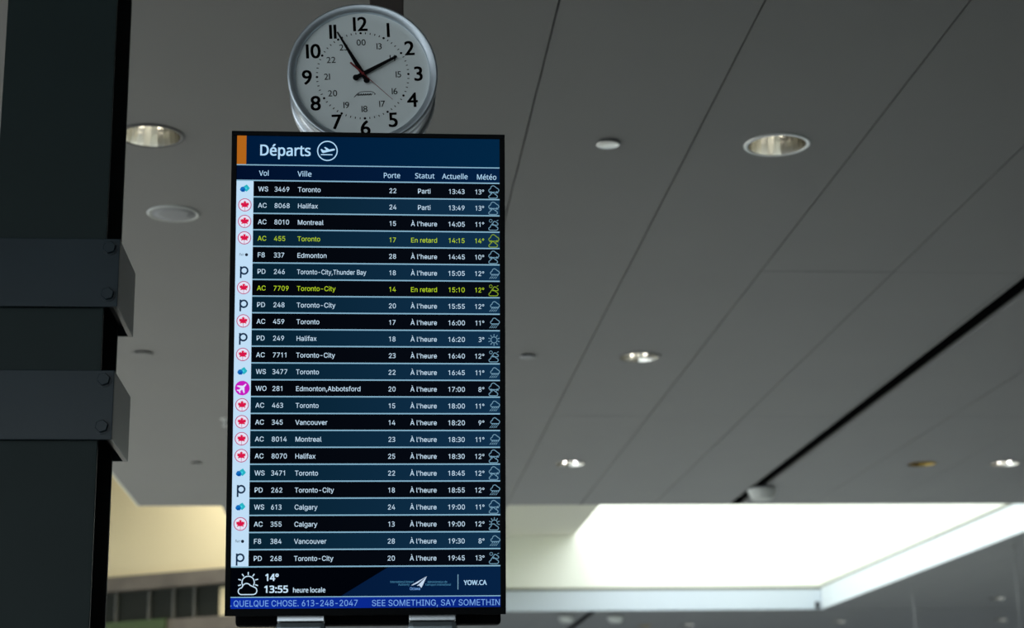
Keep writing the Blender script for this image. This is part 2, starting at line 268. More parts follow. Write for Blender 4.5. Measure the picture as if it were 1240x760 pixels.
HUMAN={"'":(180,'128,573 112,366 68,366 52,573'),
'.':(215,'58,43 61,69 72,85 88,94 107,97 126,94 142,85 153,69 157,43 153,18 142,2 126,-8 107,-11 88,-8 72,2 61,18'),
'0':(459,'419,287 417,221 409,163 395,112 376,70 349,37 316,12 276,-3 229,-8 170,1 122,27 86,70 60,129 44,201 39,287 44,373 58,446 83,504 119,547 167,573 229,581 287,573 335,547 372,504 399,446 414,373|110,287 113,215 121,156 137,111 159,78 190,59 229,52 268,59 298,78 320,110 336,156 345,215 348,287 345,359 336,417 320,463 298,495 268,515 229,521 190,515 159,495 137,463 121,417 113,359'),
'1':(459,'285,0 216,0 216,400 216,439 217,470 219,499 196,477 169,455 108,405 71,452 226,573 285,573'),
'2':(459,'417,0 38,0 38,59 188,210 261,287 287,320 306,353 318,387 322,424 315,466 294,496 261,514 221,520 181,517 147,506 83,466 45,513 94,548 153,572 186,578 221,581 270,576 313,562 347,540 372,510 388,472 394,428 389,385 375,344 353,305 324,267 247,185 128,67 128,64 417,64'),
'3':(459,'395,439 392,403 381,372 363,347 340,326 310,311 277,302 277,298 337,283 379,255 405,214 413,163 407,116 390,74 360,40 318,14 263,-3 193,-8 110,-1 72,8 36,23 36,89 74,73 114,61 155,54 194,51 260,59 305,81 331,117 339,164 335,197 320,223 297,242 265,255 226,263 179,265 123,265 123,326 180,326 223,329 259,339 286,356 307,377 319,404 323,434 316,471 295,498 262,516 219,521 164,515 117,498 75,473 39,521 73,544 115,563 163,576 218,581 296,571 352,540 384,495'),
'4':(459,'443,130 359,130 359,0 291,0 291,130 17,130 17,190 286,576 359,576 359,193 443,193|291,374 291,412 293,444 294,474 295,500 292,500 276,468 257,438 86,193 291,193'),
'5':(459,'221,351 275,346 322,331 361,307 389,274 407,232 413,183 407,128 387,81 356,43 314,15 261,-2 199,-8 116,0 80,10 51,23 51,90 82,74 121,62 161,55 200,52 239,55 274,65 302,82 323,106 336,137 341,176 332,225 306,262 262,284 197,292 146,288 99,280 64,302 86,573 373,573 373,508 146,508 132,342 169,348'),
'6':(459,'44,245 51,342 60,389 75,433 95,474 121,510 155,539 196,562 246,576 306,581 344,579 377,573 377,513 344,520 308,523 257,518 216,504 183,483 158,454 139,419 127,380 115,291 119,291 150,326 170,339 194,350 223,356 255,358 302,353 342,338 375,313 400,279 416,236 421,184 415,129 399,82 372,44 336,15 291,-2 239,-8 199,-4 163,7 130,26 101,54 77,89 59,133 48,185|238,51 284,59 320,84 343,125 351,184 344,233 324,271 289,295 241,303 205,299 175,287 150,270 131,248 119,223 115,198 123,146 146,99 164,79 185,64 210,55'),
'7':(459,'109,0 344,508 35,508 35,573 419,573 419,518 187,0'),
'8':(459,'229,581 276,577 318,565 352,546 378,519 395,485 400,443 396,411 385,383 368,359 346,338 291,303 355,265 381,242 401,216 414,185 419,148 413,104 395,65 367,34 330,11 284,-3 231,-8 174,-3 126,10 89,33 61,63 45,101 39,146 43,183 56,214 75,241 99,264 158,299 107,336 87,358 71,383 61,411 58,444 63,485 80,518 107,545 141,565 182,577|108,145 116,107 138,76 176,55 229,48 281,55 319,76 342,108 350,148 346,174 335,197 317,217 293,235 229,265 217,270 157,237 136,219 121,197 111,173|228,524 188,518 155,502 134,476 127,441 130,414 141,391 157,373 179,357 232,330 282,357 302,373 317,392 327,414 330,441 323,476 302,502 270,518'),
'9':(459,'417,328 410,231 401,183 387,139 366,99 340,63 306,33 265,11 214,-3 154,-8 117,-6 82,0 82,60 115,53 152,50 204,54 245,68 278,90 303,118 322,153 334,192 346,281 341,281 310,247 290,233 266,223 237,216 204,214 158,219 118,235 85,260 61,294 45,336 40,387 46,443 63,491 90,529 127,557 171,575 223,581 262,577 299,565 332,545 361,518 384,483 402,439 413,388|223,521 178,513 142,488 118,447 110,388 117,339 137,301 171,277 220,269 256,273 286,285 311,303 330,325 342,349 346,374 338,426 315,474 298,493 277,508 252,518'),
':':(215,'58,43 61,69 72,85 88,94 107,97 126,94 142,85 153,69 157,43 153,18 142,2 126,-8 107,-11 88,-8 72,2 61,18|58,387 61,412 72,429 88,438 107,441 126,438 142,429 153,412 157,387 153,362 142,345 126,335 107,332 88,335 72,345 61,362'),
'A':(512,'437,0 368,177 141,177 73,0 0,0 224,575 289,575 512,0|282,415 274,438 263,473 255,500 247,468 238,438 230,415 165,241 346,241'),
'C':(507,'323,517 280,513 241,502 206,482 178,456 155,423 139,383 129,337 125,286 131,220 147,164 175,117 213,83 262,62 322,55 394,62 460,78 460,15 393,-2 312,-8 232,1 166,28 115,72 78,131 56,203 49,287 53,349 67,406 89,456 120,499 159,534 206,559 261,575 324,581 367,578 409,572 448,561 482,547 453,486 394,508 360,515'),
'D':(585,'536,292 528,203 501,131 457,74 399,33 325,8 237,0 78,0 78,573 254,573 335,565 404,540 460,501 502,446 528,377|460,289 454,359 435,415 404,457 361,487 308,505 244,511 150,511 150,62 228,62 329,76 402,119 446,190'),
'I':(272,'239,0 32,0 32,42 99,57 99,515 32,531 32,573 239,573 239,531 172,515 172,57 239,42'),
'M':(727,'330,0 142,502 139,502 142,461 144,407 144,347 144,0 78,0 78,573 184,573 361,103 364,103 544,573 650,573 650,0 578,0 578,352 579,408 581,460 584,501 581,501 390,0'),
'O':(626,'577,287 573,224 561,166 540,116 510,73 473,38 428,13 375,-3 314,-8 251,-3 196,13 151,39 114,73 85,116 65,167 53,224 49,288 56,370 78,442 114,500 166,545 232,572 314,581 393,572 459,545 510,501 547,442 570,370|125,287 130,220 145,163 171,117 207,83 255,62 314,55 373,62 420,83 456,117 481,163 496,220 501,287 490,384 456,457 421,491 373,511 314,518 255,511 207,490 171,457 145,411 130,354'),
'P':(485,'229,573 326,562 393,528 431,475 444,404 441,370 433,336 417,306 395,278 364,255 324,238 275,227 216,223 150,223 150,0 78,0 78,573|223,511 150,511 150,285 208,285 258,288 298,296 330,311 352,334 365,363 370,401 361,449 334,484 289,504'),
'S':(440,'403,153 396,106 378,66 348,35 307,11 257,-3 198,-8 137,-5 83,4 41,19 41,88 113,65 156,57 201,55 240,57 273,66 298,79 316,98 327,120 330,147 327,173 318,194 302,213 277,230 196,265 131,294 106,311 85,330 69,351 57,375 50,403 48,435 54,477 71,513 99,542 136,563 180,576 231,581 276,578 318,572 389,549 366,487 302,508 266,515 229,517 196,515 169,507 148,494 133,478 124,457 121,434 124,407 133,386 149,367 172,351 246,318 293,299 332,279 362,255 385,228 398,194'),
'V':(481,'481,573 277,0 204,0 0,573 75,573 204,205 220,160 231,119 241,80 250,119 262,161 277,207 405,573'),
'W':(746,'735,573 583,0 510,0 399,375 389,410 380,443 373,471 370,488 367,471 361,443 352,409 342,373 234,0 161,0 10,573 85,573 174,223 183,186 190,151 196,118 201,87 206,119 213,154 222,191 232,227 333,573 407,573 512,225 523,187 532,151 538,117 544,87 550,129 560,175 572,224 660,573'),
'Y':(454,'227,291 376,573 454,573 263,222 263,0 191,0 191,219 0,573 79,573'),
'a':(450,'231,437 299,428 347,403 376,358 385,293 385,0 334,0 320,61 317,61 279,22 258,9 234,-1 172,-8 136,-5 103,6 75,23 55,48 41,80 37,119 50,176 87,219 152,245 243,257 316,259 316,285 310,330 293,359 265,375 227,380 194,378 163,370 106,347 84,400 151,426 190,434|252,208 184,200 141,182 118,155 110,119 115,87 132,66 157,53 188,49 238,56 279,79 306,117 315,172 315,210'),
'c':(385,'241,-8 187,-2 139,15 99,45 69,87 50,143 44,213 51,284 71,342 102,385 142,415 191,432 245,438 309,431 358,415 337,356 292,370 244,376 204,371 172,358 148,335 131,303 120,263 117,213 120,166 131,126 148,94 172,71 202,58 240,53 302,60 351,78 351,15 304,-2'),
'd':(493,'221,-8 148,6 92,48 56,117 44,214 56,311 93,381 149,424 221,438 253,436 280,429 323,407 354,374 359,374 356,405 354,438 354,609 425,609 425,0 368,0 358,58 354,58 323,24 279,1 252,-6|232,51 290,60 328,88 348,135 355,200 355,213 349,284 329,336 291,369 231,379 181,368 146,334 124,281 117,213 124,144 146,93 181,61'),
'e':(452,'234,438 286,432 329,414 364,385 390,346 406,299 411,244 411,201 117,201 127,137 154,90 197,62 254,52 327,60 392,82 392,20 327,-1 251,-8 194,-2 143,17 101,48 70,91 51,146 44,212 50,277 68,333 96,378 134,411 181,431|233,380 188,372 154,348 130,309 119,257 338,257 335,292 326,322 312,346 292,364 266,376'),
'f':(276,'266,375 158,375 158,0 87,0 87,375 12,375 12,408 87,432 87,457 92,507 104,547 124,577 152,597 186,609 227,613 274,609 310,599 292,544 262,552 228,556 197,550 175,532 162,502 158,458 158,430 266,430'),
'h':(496,'139,431 138,399 135,370 140,370 155,391 174,407 221,429 273,437 321,433 360,421 391,400 413,370 426,330 431,280 431,0 361,0 361,275 355,321 338,353 308,372 265,379 222,374 189,360 166,338 150,308 142,269 139,222 139,0 68,0 68,609 139,609'),
'i':(207,'139,430 139,0 68,0 68,430|104,591 119,588 133,580 142,566 145,546 142,526 133,512 119,504 104,501 88,504 75,512 66,526 63,546 66,566 75,580 88,588'),
'l':(207,'139,0 68,0 68,609 139,609'),
'm':(750,'540,438 603,429 649,401 676,352 685,280 685,0 615,0 615,277 610,321 594,353 567,372 528,379 474,369 438,342 418,298 411,237 411,0 342,0 342,277 339,308 332,333 320,353 303,367 281,376 253,379 215,374 185,360 164,338 150,308 141,269 139,223 139,0 68,0 68,430 125,430 136,371 140,371 155,392 173,409 217,431 266,438 312,433 349,420 378,398 398,366 402,366 427,398 461,420 499,433'),
'n':(496,'275,438 343,429 391,401 421,352 431,280 431,0 361,0 361,275 355,321 338,353 308,372 265,379 204,368 166,338 146,289 139,223 139,0 68,0 68,430 125,430 136,371 140,371 156,392 175,409 222,431'),
'o':(485,'442,216 438,165 428,121 411,82 388,51 359,25 324,7 285,-4 241,-8 200,-4 163,7 129,25 100,51 77,82 59,121 48,165 44,216 50,282 68,336 97,380 137,412 186,431 244,438 299,431 347,412 387,380 417,336 436,282|117,216 120,169 130,128 147,95 172,71 203,56 243,51 282,56 314,71 339,95 356,128 366,169 369,216 365,263 355,303 338,335 314,359 282,374 242,379 185,368 147,335 124,284'),
'p':(493,'273,438 344,424 401,383 437,313 449,216 444,148 427,93 401,49 365,17 322,-2 272,-8 241,-6 213,1 170,24 139,55 134,55 137,20 139,-16 139,-192 68,-192 68,430 126,430 136,371 139,371 170,405 189,419 213,429 240,436|260,379 221,374 190,362 167,342 152,313 142,275 139,229 139,216 142,167 150,126 165,93 188,70 220,55 261,51 297,56 326,72 348,98 364,131 373,171 376,217 369,283 348,334 311,367'),
'r':(331,'269,438 295,437 319,433 310,368 287,372 264,374 240,371 217,363 195,351 176,334 161,313 149,289 141,261 139,229 139,0 68,0 68,430 126,430 134,351 137,351 170,395 191,413 214,426 240,435'),
's':(384,'348,119 343,80 327,49 302,24 268,6 226,-4 176,-8 99,-1 42,19 42,83 104,60 141,52 178,49 224,53 256,66 274,86 280,112 278,128 271,141 239,167 174,196 103,228 76,245 57,266 45,292 41,324 52,372 85,408 137,430 202,438 275,430 339,409 315,353 258,372 197,380 159,377 131,366 114,350 108,328 111,312 119,298 154,274 219,246 289,215 314,197 333,176 344,150'),
't':(289,'212,50 245,53 272,59 272,5 240,-4 200,-8 167,-5 138,4 112,20 91,44 78,79 74,125 74,375 13,375 13,409 75,437 103,528 144,528 144,430 269,430 269,375 144,375 144,127 149,93 163,69 185,54'),
'u':(496,'427,430 427,0 370,0 359,57 356,57 340,36 321,20 273,-1 220,-8 173,-4 134,8 103,29 81,59 68,99 63,148 63,430 135,430 135,153 141,108 158,76 188,57 230,51 273,55 306,69 330,91 345,121 354,160 357,206 357,430'),
'w':(630,'346,243 336,276 328,308 321,335 316,357 313,357 308,335 302,307 294,275 284,242 207,1 127,1 9,431 82,431 141,201 153,154 163,109 169,73 172,73 178,97 185,128 193,160 201,188 277,431 354,431 428,188 440,149 451,109 457,74 460,74 466,108 477,153 489,201 549,431 621,431 502,1 419,1'),
'y':(409,'1,430 76,430 169,185 184,144 196,105 205,68 209,68 224,121 245,186 333,430 409,430 224,-59 207,-97 188,-130 165,-156 138,-176 106,-188 67,-192 34,-190 9,-186 9,-130 30,-133 56,-135 79,-132 99,-126 116,-114 130,-99 152,-59 174,-2'),
'°':(343,'172,334 136,338 105,350 79,369 60,393 48,423 44,457 48,492 60,522 79,546 104,565 135,577 172,581 207,577 238,565 264,546 283,522 295,492 299,457 295,423 283,393 264,369 238,350 207,338|172,382 206,387 229,403 242,427 247,457 242,489 228,513 205,529 172,534 138,529 115,513 101,489 96,457 101,427 115,403 138,387'),
'é':(452,'234,438 286,432 329,414 364,385 390,346 406,299 411,244 411,201 117,201 127,137 154,90 197,62 254,52 327,60 392,82 392,20 327,-1 251,-8 194,-2 143,17 101,48 70,91 51,146 44,212 50,277 68,333 96,378 134,411 181,431|233,380 188,372 154,348 130,309 119,257 338,257 335,292 326,322 312,346 292,364 266,376|347,606 326,579 296,546 263,513 233,486 186,486 186,496 212,532 240,575 262,614 347,614')}
GILL={'0':(500,'470,341 454,484 410,595 340,666 250,691 160,666 90,595 46,484 30,341 46,198 90,87 160,16 250,-9 340,16 410,87 454,198|372,341 364,233 340,153 301,102 250,84 199,102 160,153 136,233 128,341 136,449 160,530 199,580 250,598 301,580 340,530 364,449'),
'1':(500,'300,682 202,682 202,0 300,0'),
'2':(500,'466,93 205,93 302,214 368,312 405,396 417,478 402,564 359,632 293,675 209,691 129,675 48,626 48,503 88,547 127,575 165,590 202,595 249,586 286,559 310,519 319,467 307,393 271,321 159,161 34,7 34,0 466,0'),
'3':(500,'81,569 143,591 197,598 246,591 283,571 307,539 315,496 307,454 281,423 239,404 180,397 180,307 244,301 289,277 317,240 326,193 318,148 296,114 261,92 216,84 141,97 64,136 64,30 137,1 209,-9 296,6 364,49 408,114 424,198 418,250 401,297 370,336 326,360 366,388 393,421 408,462 413,513 399,586 358,643 295,678 212,691 143,684 81,662'),
'4':(500,'398,691 356,691 11,269 11,224 300,224 300,0 398,0 398,224 471,224 471,312 398,312|298,506 300,506 300,312 142,312'),
'5':(500,'404,682 101,682 101,327 202,336 277,313 324,268 340,207 329,160 298,120 254,94 199,84 124,97 50,134 50,33 132,1 215,-9 304,7 375,53 421,122 438,209 421,297 372,367 294,411 190,423 190,594 404,594'),
'6':(500,'317,691 200,594 114,482 62,360 44,233 60,134 105,58 174,9 264,-9 341,7 405,51 449,116 465,195 450,274 410,337 350,379 274,394 214,385 167,366 198,437 246,506 307,567 376,616|146,265 200,294 254,301 299,293 335,271 358,238 367,196 359,150 337,115 302,92 258,84 207,97 166,133 143,189'),
'7':(500,'490,682 49,682 49,589 344,589 94,29 181,-9'),
'8':(500,'468,184 462,234 444,280 414,318 373,348 411,380 437,416 453,454 458,493 443,572 401,634 337,676 257,691 174,676 108,635 64,573 48,495 53,453 69,414 95,378 129,348 86,317 56,279 38,236 32,185 49,109 96,47 165,6 252,-9 337,6 406,47 451,108|360,495 352,456 329,423 295,401 253,393 212,401 178,424 155,457 146,497 154,539 176,570 211,591 255,598 297,590 330,569 352,536|370,192 362,151 340,117 302,93 250,84 202,92 164,114 139,149 130,192 139,236 163,270 202,292 252,300 300,292 337,269 361,235'),
'9':(500,'187,-9 297,80 384,191 441,316 461,442 445,541 400,620 331,672 244,691 158,674 93,628 51,563 36,489 51,411 92,348 153,305 229,290 284,298 335,319 311,253 267,187 205,123 127,63|134,490 142,533 166,568 201,590 246,598 290,588 327,561 351,522 360,475 355,420 300,392 250,383 205,391 168,414 143,448')}
GCACHE = {}
def glyph(font, ch, bold):
    key = (id(font), ch, bold)
    if key in GCACHE: return GCACHE[key]
    if ch == ' ' or ch not in font:
        GCACHE[key] = (190 if font is INTER else 182, []); return GCACHE[key]
    adv, enc = font[ch]
    loops = [[tuple(map(float, q.split(','))) for q in p.split(' ')] for p in enc.split('|')]
    def area(l): return 0.5*sum(l[i][0]*l[(i+1) % len(l)][1]-l[(i+1) % len(l)][0]*l[i][1] for i in range(len(l)))
    ars = [area(l) for l in loops]
    sgn = 1 if max(ars, key=abs) > 0 else -1
    def inside(p, l):
        c = False; n = len(l)
        for i in range(n):
            a, b = l[i], l[i-1]
            if (a[1] > p[1]) != (b[1] > p[1]) and p[0] < (b[0]-a[0])*(p[1]-a[1])/(b[1]-a[1])+a[0]: c = not c
        return c
    tris = []
    outs = [l for l, a in zip(loops, ars) if a*sgn > 0]
    holes = [l for l, a in zip(loops, ars) if a*sgn < 0]
    for o in outs:
        hs = [h for h in holes if inside(h[0], o)]
        allp = [Vector((p[0], p[1], 0)) for l in [o]+hs for p in l]
        for t in tessellate_polygon([[Vector((p[0], p[1], 0)) for p in l] for l in [o]+hs]):
            tris.append([(allp[k].x, allp[k].y) for k in t])
    if bold:      # a heavier weight: the outline printed four times, spread by its weight
        tris = [[(x+dx, y+dy) for x, y in t] for t in tris for dx, dy in ((-bold, -bold*0.7), (bold, -bold*0.7), (-bold, bold*0.7), (bold, bold*0.7))]
    GCACHE[key] = (adv, tris)
    return GCACHE[key]

CAP = {id(INTER): 509.0, id(HUMAN): 573.0, id(GILL): 682.0}
def text(put, font, s, x, base, cap, m, width=None, xs=0.93, align='L', bold=0):
    """put(x, y, material-face) receives triangles in a y-down sheet"""
    k = cap/CAP[id(font)]
    nat = sum(glyph(font, c, bold)[0] for c in s)*k
    sx = (width/nat) if width else xs
    w = nat*sx
    x0 = x if align == 'L' else (x-w if align == 'R' else x-w/2)
    pen = 0.0
    for c in s:
        adv, tris = glyph(font, c, bold)
        for t in tris:
            put([(x0+(pen+px)*k*sx, base-py*k) for px, py in t], m)
        pen += adv
    return x0, x0+w

def stroke(put, pts, w, m, closed=False):
    n = len(pts)
    for i in range(n if closed else n-1):
        a = Vector(pts[i]); b = Vector(pts[(i+1) % n])
        if (b-a).length < 1e-9: continue
        d = (b-a).normalized(); q = Vector((-d.y, d.x))*w/2; e = d*w*0.18
        put([tuple(a-e-q), tuple(b+e-q), tuple(b+e+q), tuple(a-e+q)], m)

def arc(cx, cy, r, a0, a1, n=8):
    return [(cx+r*math.cos(R(a0+(a1-a0)*i/n)), cy+r*math.sin(R(a0+(a1-a0)*i/n))) for i in range(n+1)]

def ring(put, cx, cy, r, w, m, n=28):
    p = [(cx+math.cos(2*math.pi*i/n), cy+math.sin(2*math.pi*i/n)) for i in range(n)]
    for i in range(n):
        a, b = 2*math.pi*i/n, 2*math.pi*(i+1)/n
        put([(cx+(r-w/2)*math.cos(a), cy+(r-w/2)*math.sin(a)), (cx+(r+w/2)*math.cos(a), cy+(r+w/2)*math.sin(a)),
             (cx+(r+w/2)*math.cos(b), cy+(r+w/2)*math.sin(b)), (cx+(r-w/2)*math.cos(b), cy+(r-w/2)*math.sin(b))], m)

def disc2(put, cx, cy, r, m, n=28):
    put([(cx+r*math.cos(2*math.pi*i/n), cy+r*math.sin(2*math.pi*i/n)) for i in range(n)], m)

def rect(put, x0, y0, x1, y1, m):
    put([(x0, y0), (x1, y0), (x1, y1), (x0, y1)], m)

def poly(put, pts, m):
    """concave outline, cut into triangles"""
    v = [Vector((p[0], p[1], 0)) for p in pts]
    for t in tessellate_polygon([v]):
        put([(v[k].x, v[k].y) for k in t], m)

# ------------------------------------------------------------------ materials
M_CEIL = mat('grey metal ceiling panel', (0.250, 0.256, 0.250), 0.5, 0.0, 0.02, 1.2)
M_BACK = mat('dark void above ceiling', (0.02, 0.02, 0.02), 0.9)
M_FLOOR = mat('pale terrazzo floor', (0.60, 0.61, 0.60), 0.45, 0.0, 0.06, 30.0)
M_WALL = mat('off white painted wall', (0.40, 0.40, 0.38), 0.7, 0.0, 0.03, 2.0)
M_WHITE = mat('white painted plaster', (0.86, 0.87, 0.76), 0.7)
M_CREAM = mat('cream painted plaster', (0.80, 0.69, 0.43), 0.8)
M_SOFF = mat('pale beige plaster', (0.80, 0.78, 0.67), 0.8)
M_FASCB = mat('blue grey white fascia panel', (0.50, 0.56, 0.60), 0.5)
M_FASCIA = mat('white metal fascia', (0.66, 0.71, 0.73), 0.45)
M_LEDGE = mat('olive grey ledge', (0.13, 0.135, 0.095), 0.7)
M_MULL = mat('grey aluminium mullion', (0.45, 0.45, 0.43), 0.5)
M_MULLD = mat('dim grey mullion', (0.16, 0.16, 0.14), 0.6)
M_STEEL = mat('dark green black painted steel', (0.012, 0.025, 0.025), 0.5, 0.0, 0.08, 3.0, spec=0.25)
M_STEELD = mat('black steel and painted recess shade', (0.004, 0.005, 0.006), 0.6)  # also stands for the shade in the column's recess
M_PLATE = mat('blue grey painted steel plate', (0.014, 0.029, 0.039), 0.32, 0.0, 0.08, 4.0, spec=0.4)
M_BLACK = mat('black plastic', (0.003, 0.004, 0.005), 0.5, spec=0.08)
M_CHROME = mat('satin chrome cover', (0.85, 0.86, 0.84), 0.22, 1.0)
M_BLACKM = mat('matt black plastic', (0.003, 0.003, 0.004), 0.7, spec=0.06)
M_ALU = mat('brushed aluminium', (0.58, 0.62, 0.66), 0.30, 1.0, 0.05, 40.0)
M_RIM = mat('satin aluminium', (0.66, 0.73, 0.79), 0.48, 1.0)
M_SILVER = mat('silver painted metal', (0.62, 0.66, 0.69), 0.28, 0.9)
M_POST = mat('grey metallic post', (0.22, 0.26, 0.28), 0.38, 0.6)
M_DIAL = mat('white clock dial', (0.80, 0.87, 0.87), 0.5)
M_INK = mat('black clock ink', (0.004, 0.004, 0.005), 0.6, spec=0.1)
M_RED = mat('red second hand', (0.20, 0.010, 0.012), 0.4)
M_POLE = mat('dark bronze pole', (0.060, 0.048, 0.042), 0.4, 0.3)
M_TRIMW = mat('bright satin lamp trim', (0.92, 0.95, 0.94), 0.32, 0.85)
M_TRIMD = mat('dark grey lamp trim', (0.10, 0.10, 0.10), 0.4)
M_REFL = mat('polished lamp reflector', (0.86, 0.84, 0.76), 0.16, 1.0)
M_AMBER = mat('reflector with painted amber glow', (0.50, 0.36, 0.10), 0.35, 0.8)  # amber glow put into the reflector colour, no lamp inside
M_PALE = mat('pale plastic', (0.72, 0.75, 0.72), 0.5)
M_SPKR = mat('grey speaker grille', (0.40, 0.42, 0.44), 0.6, 0.0, 0.10, 400.0)
M_GREEN = mat('green panel', (0.05, 0.085, 0.018), 0.6)
M_CLERE = mat('dark olive glass', (0.022, 0.025, 0.019), 0.6, spec=0.15)
M_BEAM = mat('taupe painted beam', (0.15, 0.13, 0.105), 0.7, 0.0, 0.25, 1.5)
M_CABLE = mat('steel cable', (0.40, 0.40, 0.40), 0.4, 0.6)
E_ROOF = emis('overcast sky through rooflight glass', (0.90, 0.97, 1.0, 1), ROOF_GLASS)
E_ROOFL = emis('fill glow over the left floor', (1.0, 0.97, 0.92, 1), LEFT_FILL)
E_ROOFN = emis('fill glow above the cream wall', (1.0, 0.96, 0.88, 1), SMALL_FILL)
E_SIDE = emis('daylight in side glazing', (0.88, 0.95, 1.0, 1), SIDE_GLASS)
E_BACK = emis('fill glow of added rear glazing', (0.85, 0.95, 1.0, 1), BACK_FILL)
E_FAR = emis('fill glow of added far glazing', (0.80, 0.92, 1.0, 1), FAR_FILL)
E_LAMP = emis('added glow in unlit downlight tube', (1.0, 0.93, 0.80, 1), 8.0)  # near downlights are off; glow added to give their reflectors highlights
E_LAMPM = emis('lit downlight tube, brighter', (1.0, 0.97, 0.92, 1), 5.0)
E_LAMPF = emis('lit downlight tube, brightest', (1.0, 0.98, 0.95, 1), 22.0)

# ------------------------------------------------------------------ the hall
Z = 4.5                      # underside of the ceiling
G = 0.0035                   # half a joint
b = B(); b.box((-24, -14, -0.2), (24, 50, 0.0), M_FLOOR); structure('floor', b)

b = B()
XS = [-0.066+0.797*k for k in range(0, 5)] + [3.118, 3.915]
XS = [-0.0690, 0.731, 1.522, 2.320, 3.117, 3.915]
YS = [-14.0, -7.3, -2.97, 1.36, 5.69, 10.01, 14.32]
HOLES = [(-0.992, 7.86), (1.93, 7.862), (1.925, 12.217), (1.918, 16.568), (5.305, 16.578), (6.116, 16.58),
         (5.372, 34.592), (6.189, 34.482), (9.043, 34.008), (12.186, 33.92), (10.637, 29.722)]   # where the downlights are let in
def panel(x0, y0, x1, y1, dz=0.0, gx=G, gy=0.0016):
    x0 += gx; x1 -= gx; y0 += gy; y1 -= gy
    hs = [h for h in HOLES if x0 < h[0] < x1 and y0 < h[1] < y1]
    if not hs:
        b.box((x0, y0, Z+dz), (x1, y1, Z+0.03+dz), M_CEIL); return
    for zz in (Z+dz, Z+dz+0.03):
        loops = [[Vector((x0, y0, zz)), Vector((x1, y0, zz)), Vector((x1, y1, zz)), Vector((x0, y1, zz))]]
        for hx, hy in hs:
            loops.append([Vector((hx+0.1385*math.cos(2*math.pi*i/48), hy+0.1385*math.sin(2*math.pi*i/48), zz)) for i in range(48)])
        flat = [p for l in loops for p in l]
        for t in tessellate_polygon(loops): b.face([flat[k] for k in t], M_CEIL)
    c = [(x0, y0), (x1, y0), (x1, y1), (x0, y1)]
    for i in range(4):
        p, q = c[i], c[(i+1) % 4]
        b.face([(p[0], p[1], Z+dz), (q[0], q[1], Z+dz), (q[0], q[1], Z+dz+0.03), (p[0], p[1], Z+dz+0.03)], M_CEIL)
rows = YS + [19.15]
OPEN_X0, OPEN_X1, OPEN_Y0, OPEN_Y1 = 1.53, 8.07, 19.15, 31.45
for i in range(len(rows)-1):
    for k in range(len(XS)-1):
        dz = random.uniform(-0.0012, 0.0012)
        if rows[i+1] == 10.01 and k == 1: dz = -0.004
        panel(XS[k], rows[i], XS[k+1], rows[i+1], dz, gy=0.002)
    panel(-2.39, rows[i], -0.066, rows[i+1], 0, gx=0.0002, gy=0.0008)
    if i < 4: panel(-24, rows[i], -2.39, rows[i+1], 0, gx=0.0002, gy=0.001)
    # margin strip, slot, panels to the right of the slot
    b.box((3.915+G, rows[i]+0.001, Z), (3.945, rows[i+1]-0.001, Z+0.03), M_CEIL)
    xr = [4.085, 4.86, 5.655, 6.45, 7.25, 8.045, 8.84, 9.64, 10.44, 11.24, 11.95, 12.84, 24.0]
    for k in range(len(xr)-1):
        panel(xr[k], rows[i], xr[k+1], rows[i+1], random.uniform(-0.0012, 0.0012), gx=0.003)
panel(-24, 1.36+0.0, -2.39, 11.0, 0)
# strip beside the opening, and everything right of and beyond it
panel(-1.525, 19.15, -0.066, 31.6, 0); panel(-0.066, 19.15, 0.731, 31.6, 0); panel(0.731, 19.15, 1.53, 31.6, 0)
for y0, y1 in ((19.15, 22.93), (22.93, 27.24), (27.24, 31.55)):
    for x0, x1 in ((8.10, 8.84), (8.84, 9.64), (9.64, 10.44), (10.44, 11.24), (11.24, 12.04), (12.04, 12.84), (12.84, 24.0)):
        panel(x0, y0, x1, y1, 0, gx=0.003)
for y0, y1 in ((31.62, 36.0), (36.0, 40.3), (40.3, 50.0)):
    for k in range(5):
        panel(XS[k], y0, XS[k+1], y1, 0)
    panel(-1.525, y0, -0.066, y1, 0)
    b.box((3.915, y0, Z), (3.945, y1, Z+0.03), M_CEIL)
    for k in range(len(xr)-1): panel(xr[k], y0, xr[k+1], y1, 0, gx=0.003)
# the plenum deck that closes the joints from above
for a, c in (((-24, -14), (-2.392, 11.0)), ((-2.392, -14), (3.94, 19.148)), ((4.09, -14), (24, 19.148)), ((-1.525, 19.15), (1.528, 31.6)),
             ((8.105, 19.15), (24, 31.6)), ((-1.525, 31.6), (3.94, 50)), ((4.09, 31.6), (24, 50))):
    b.box((a[0], a[1], Z+0.30), (c[0], c[1], Z+0.32), M_BACK)
structure('ceiling', b)

b = B()                       # the long black recess between two panels
for y0, y1 in ((-14, 19.148), (31.6, 50)):
    b.box((3.925, y0, Z+0.03), (3.948, y1, Z+0.29), M_BLACKM); b.box((4.082, y0, Z+0.03), (4.105, y1, Z+0.29), M_BLACKM)
    b.box((3.925, y0, Z+0.27), (4.105, y1, Z+0.29), M_BLACKM)
b.box((3.925, 19.14, Z), (4.105, 19.149, Z+0.29), M_BLACKM)
structure('trim_1', b)

b = B(); b.box((24, -14, 0), (24.3, 50, 8), M_WALL); structure('wall_right', b)

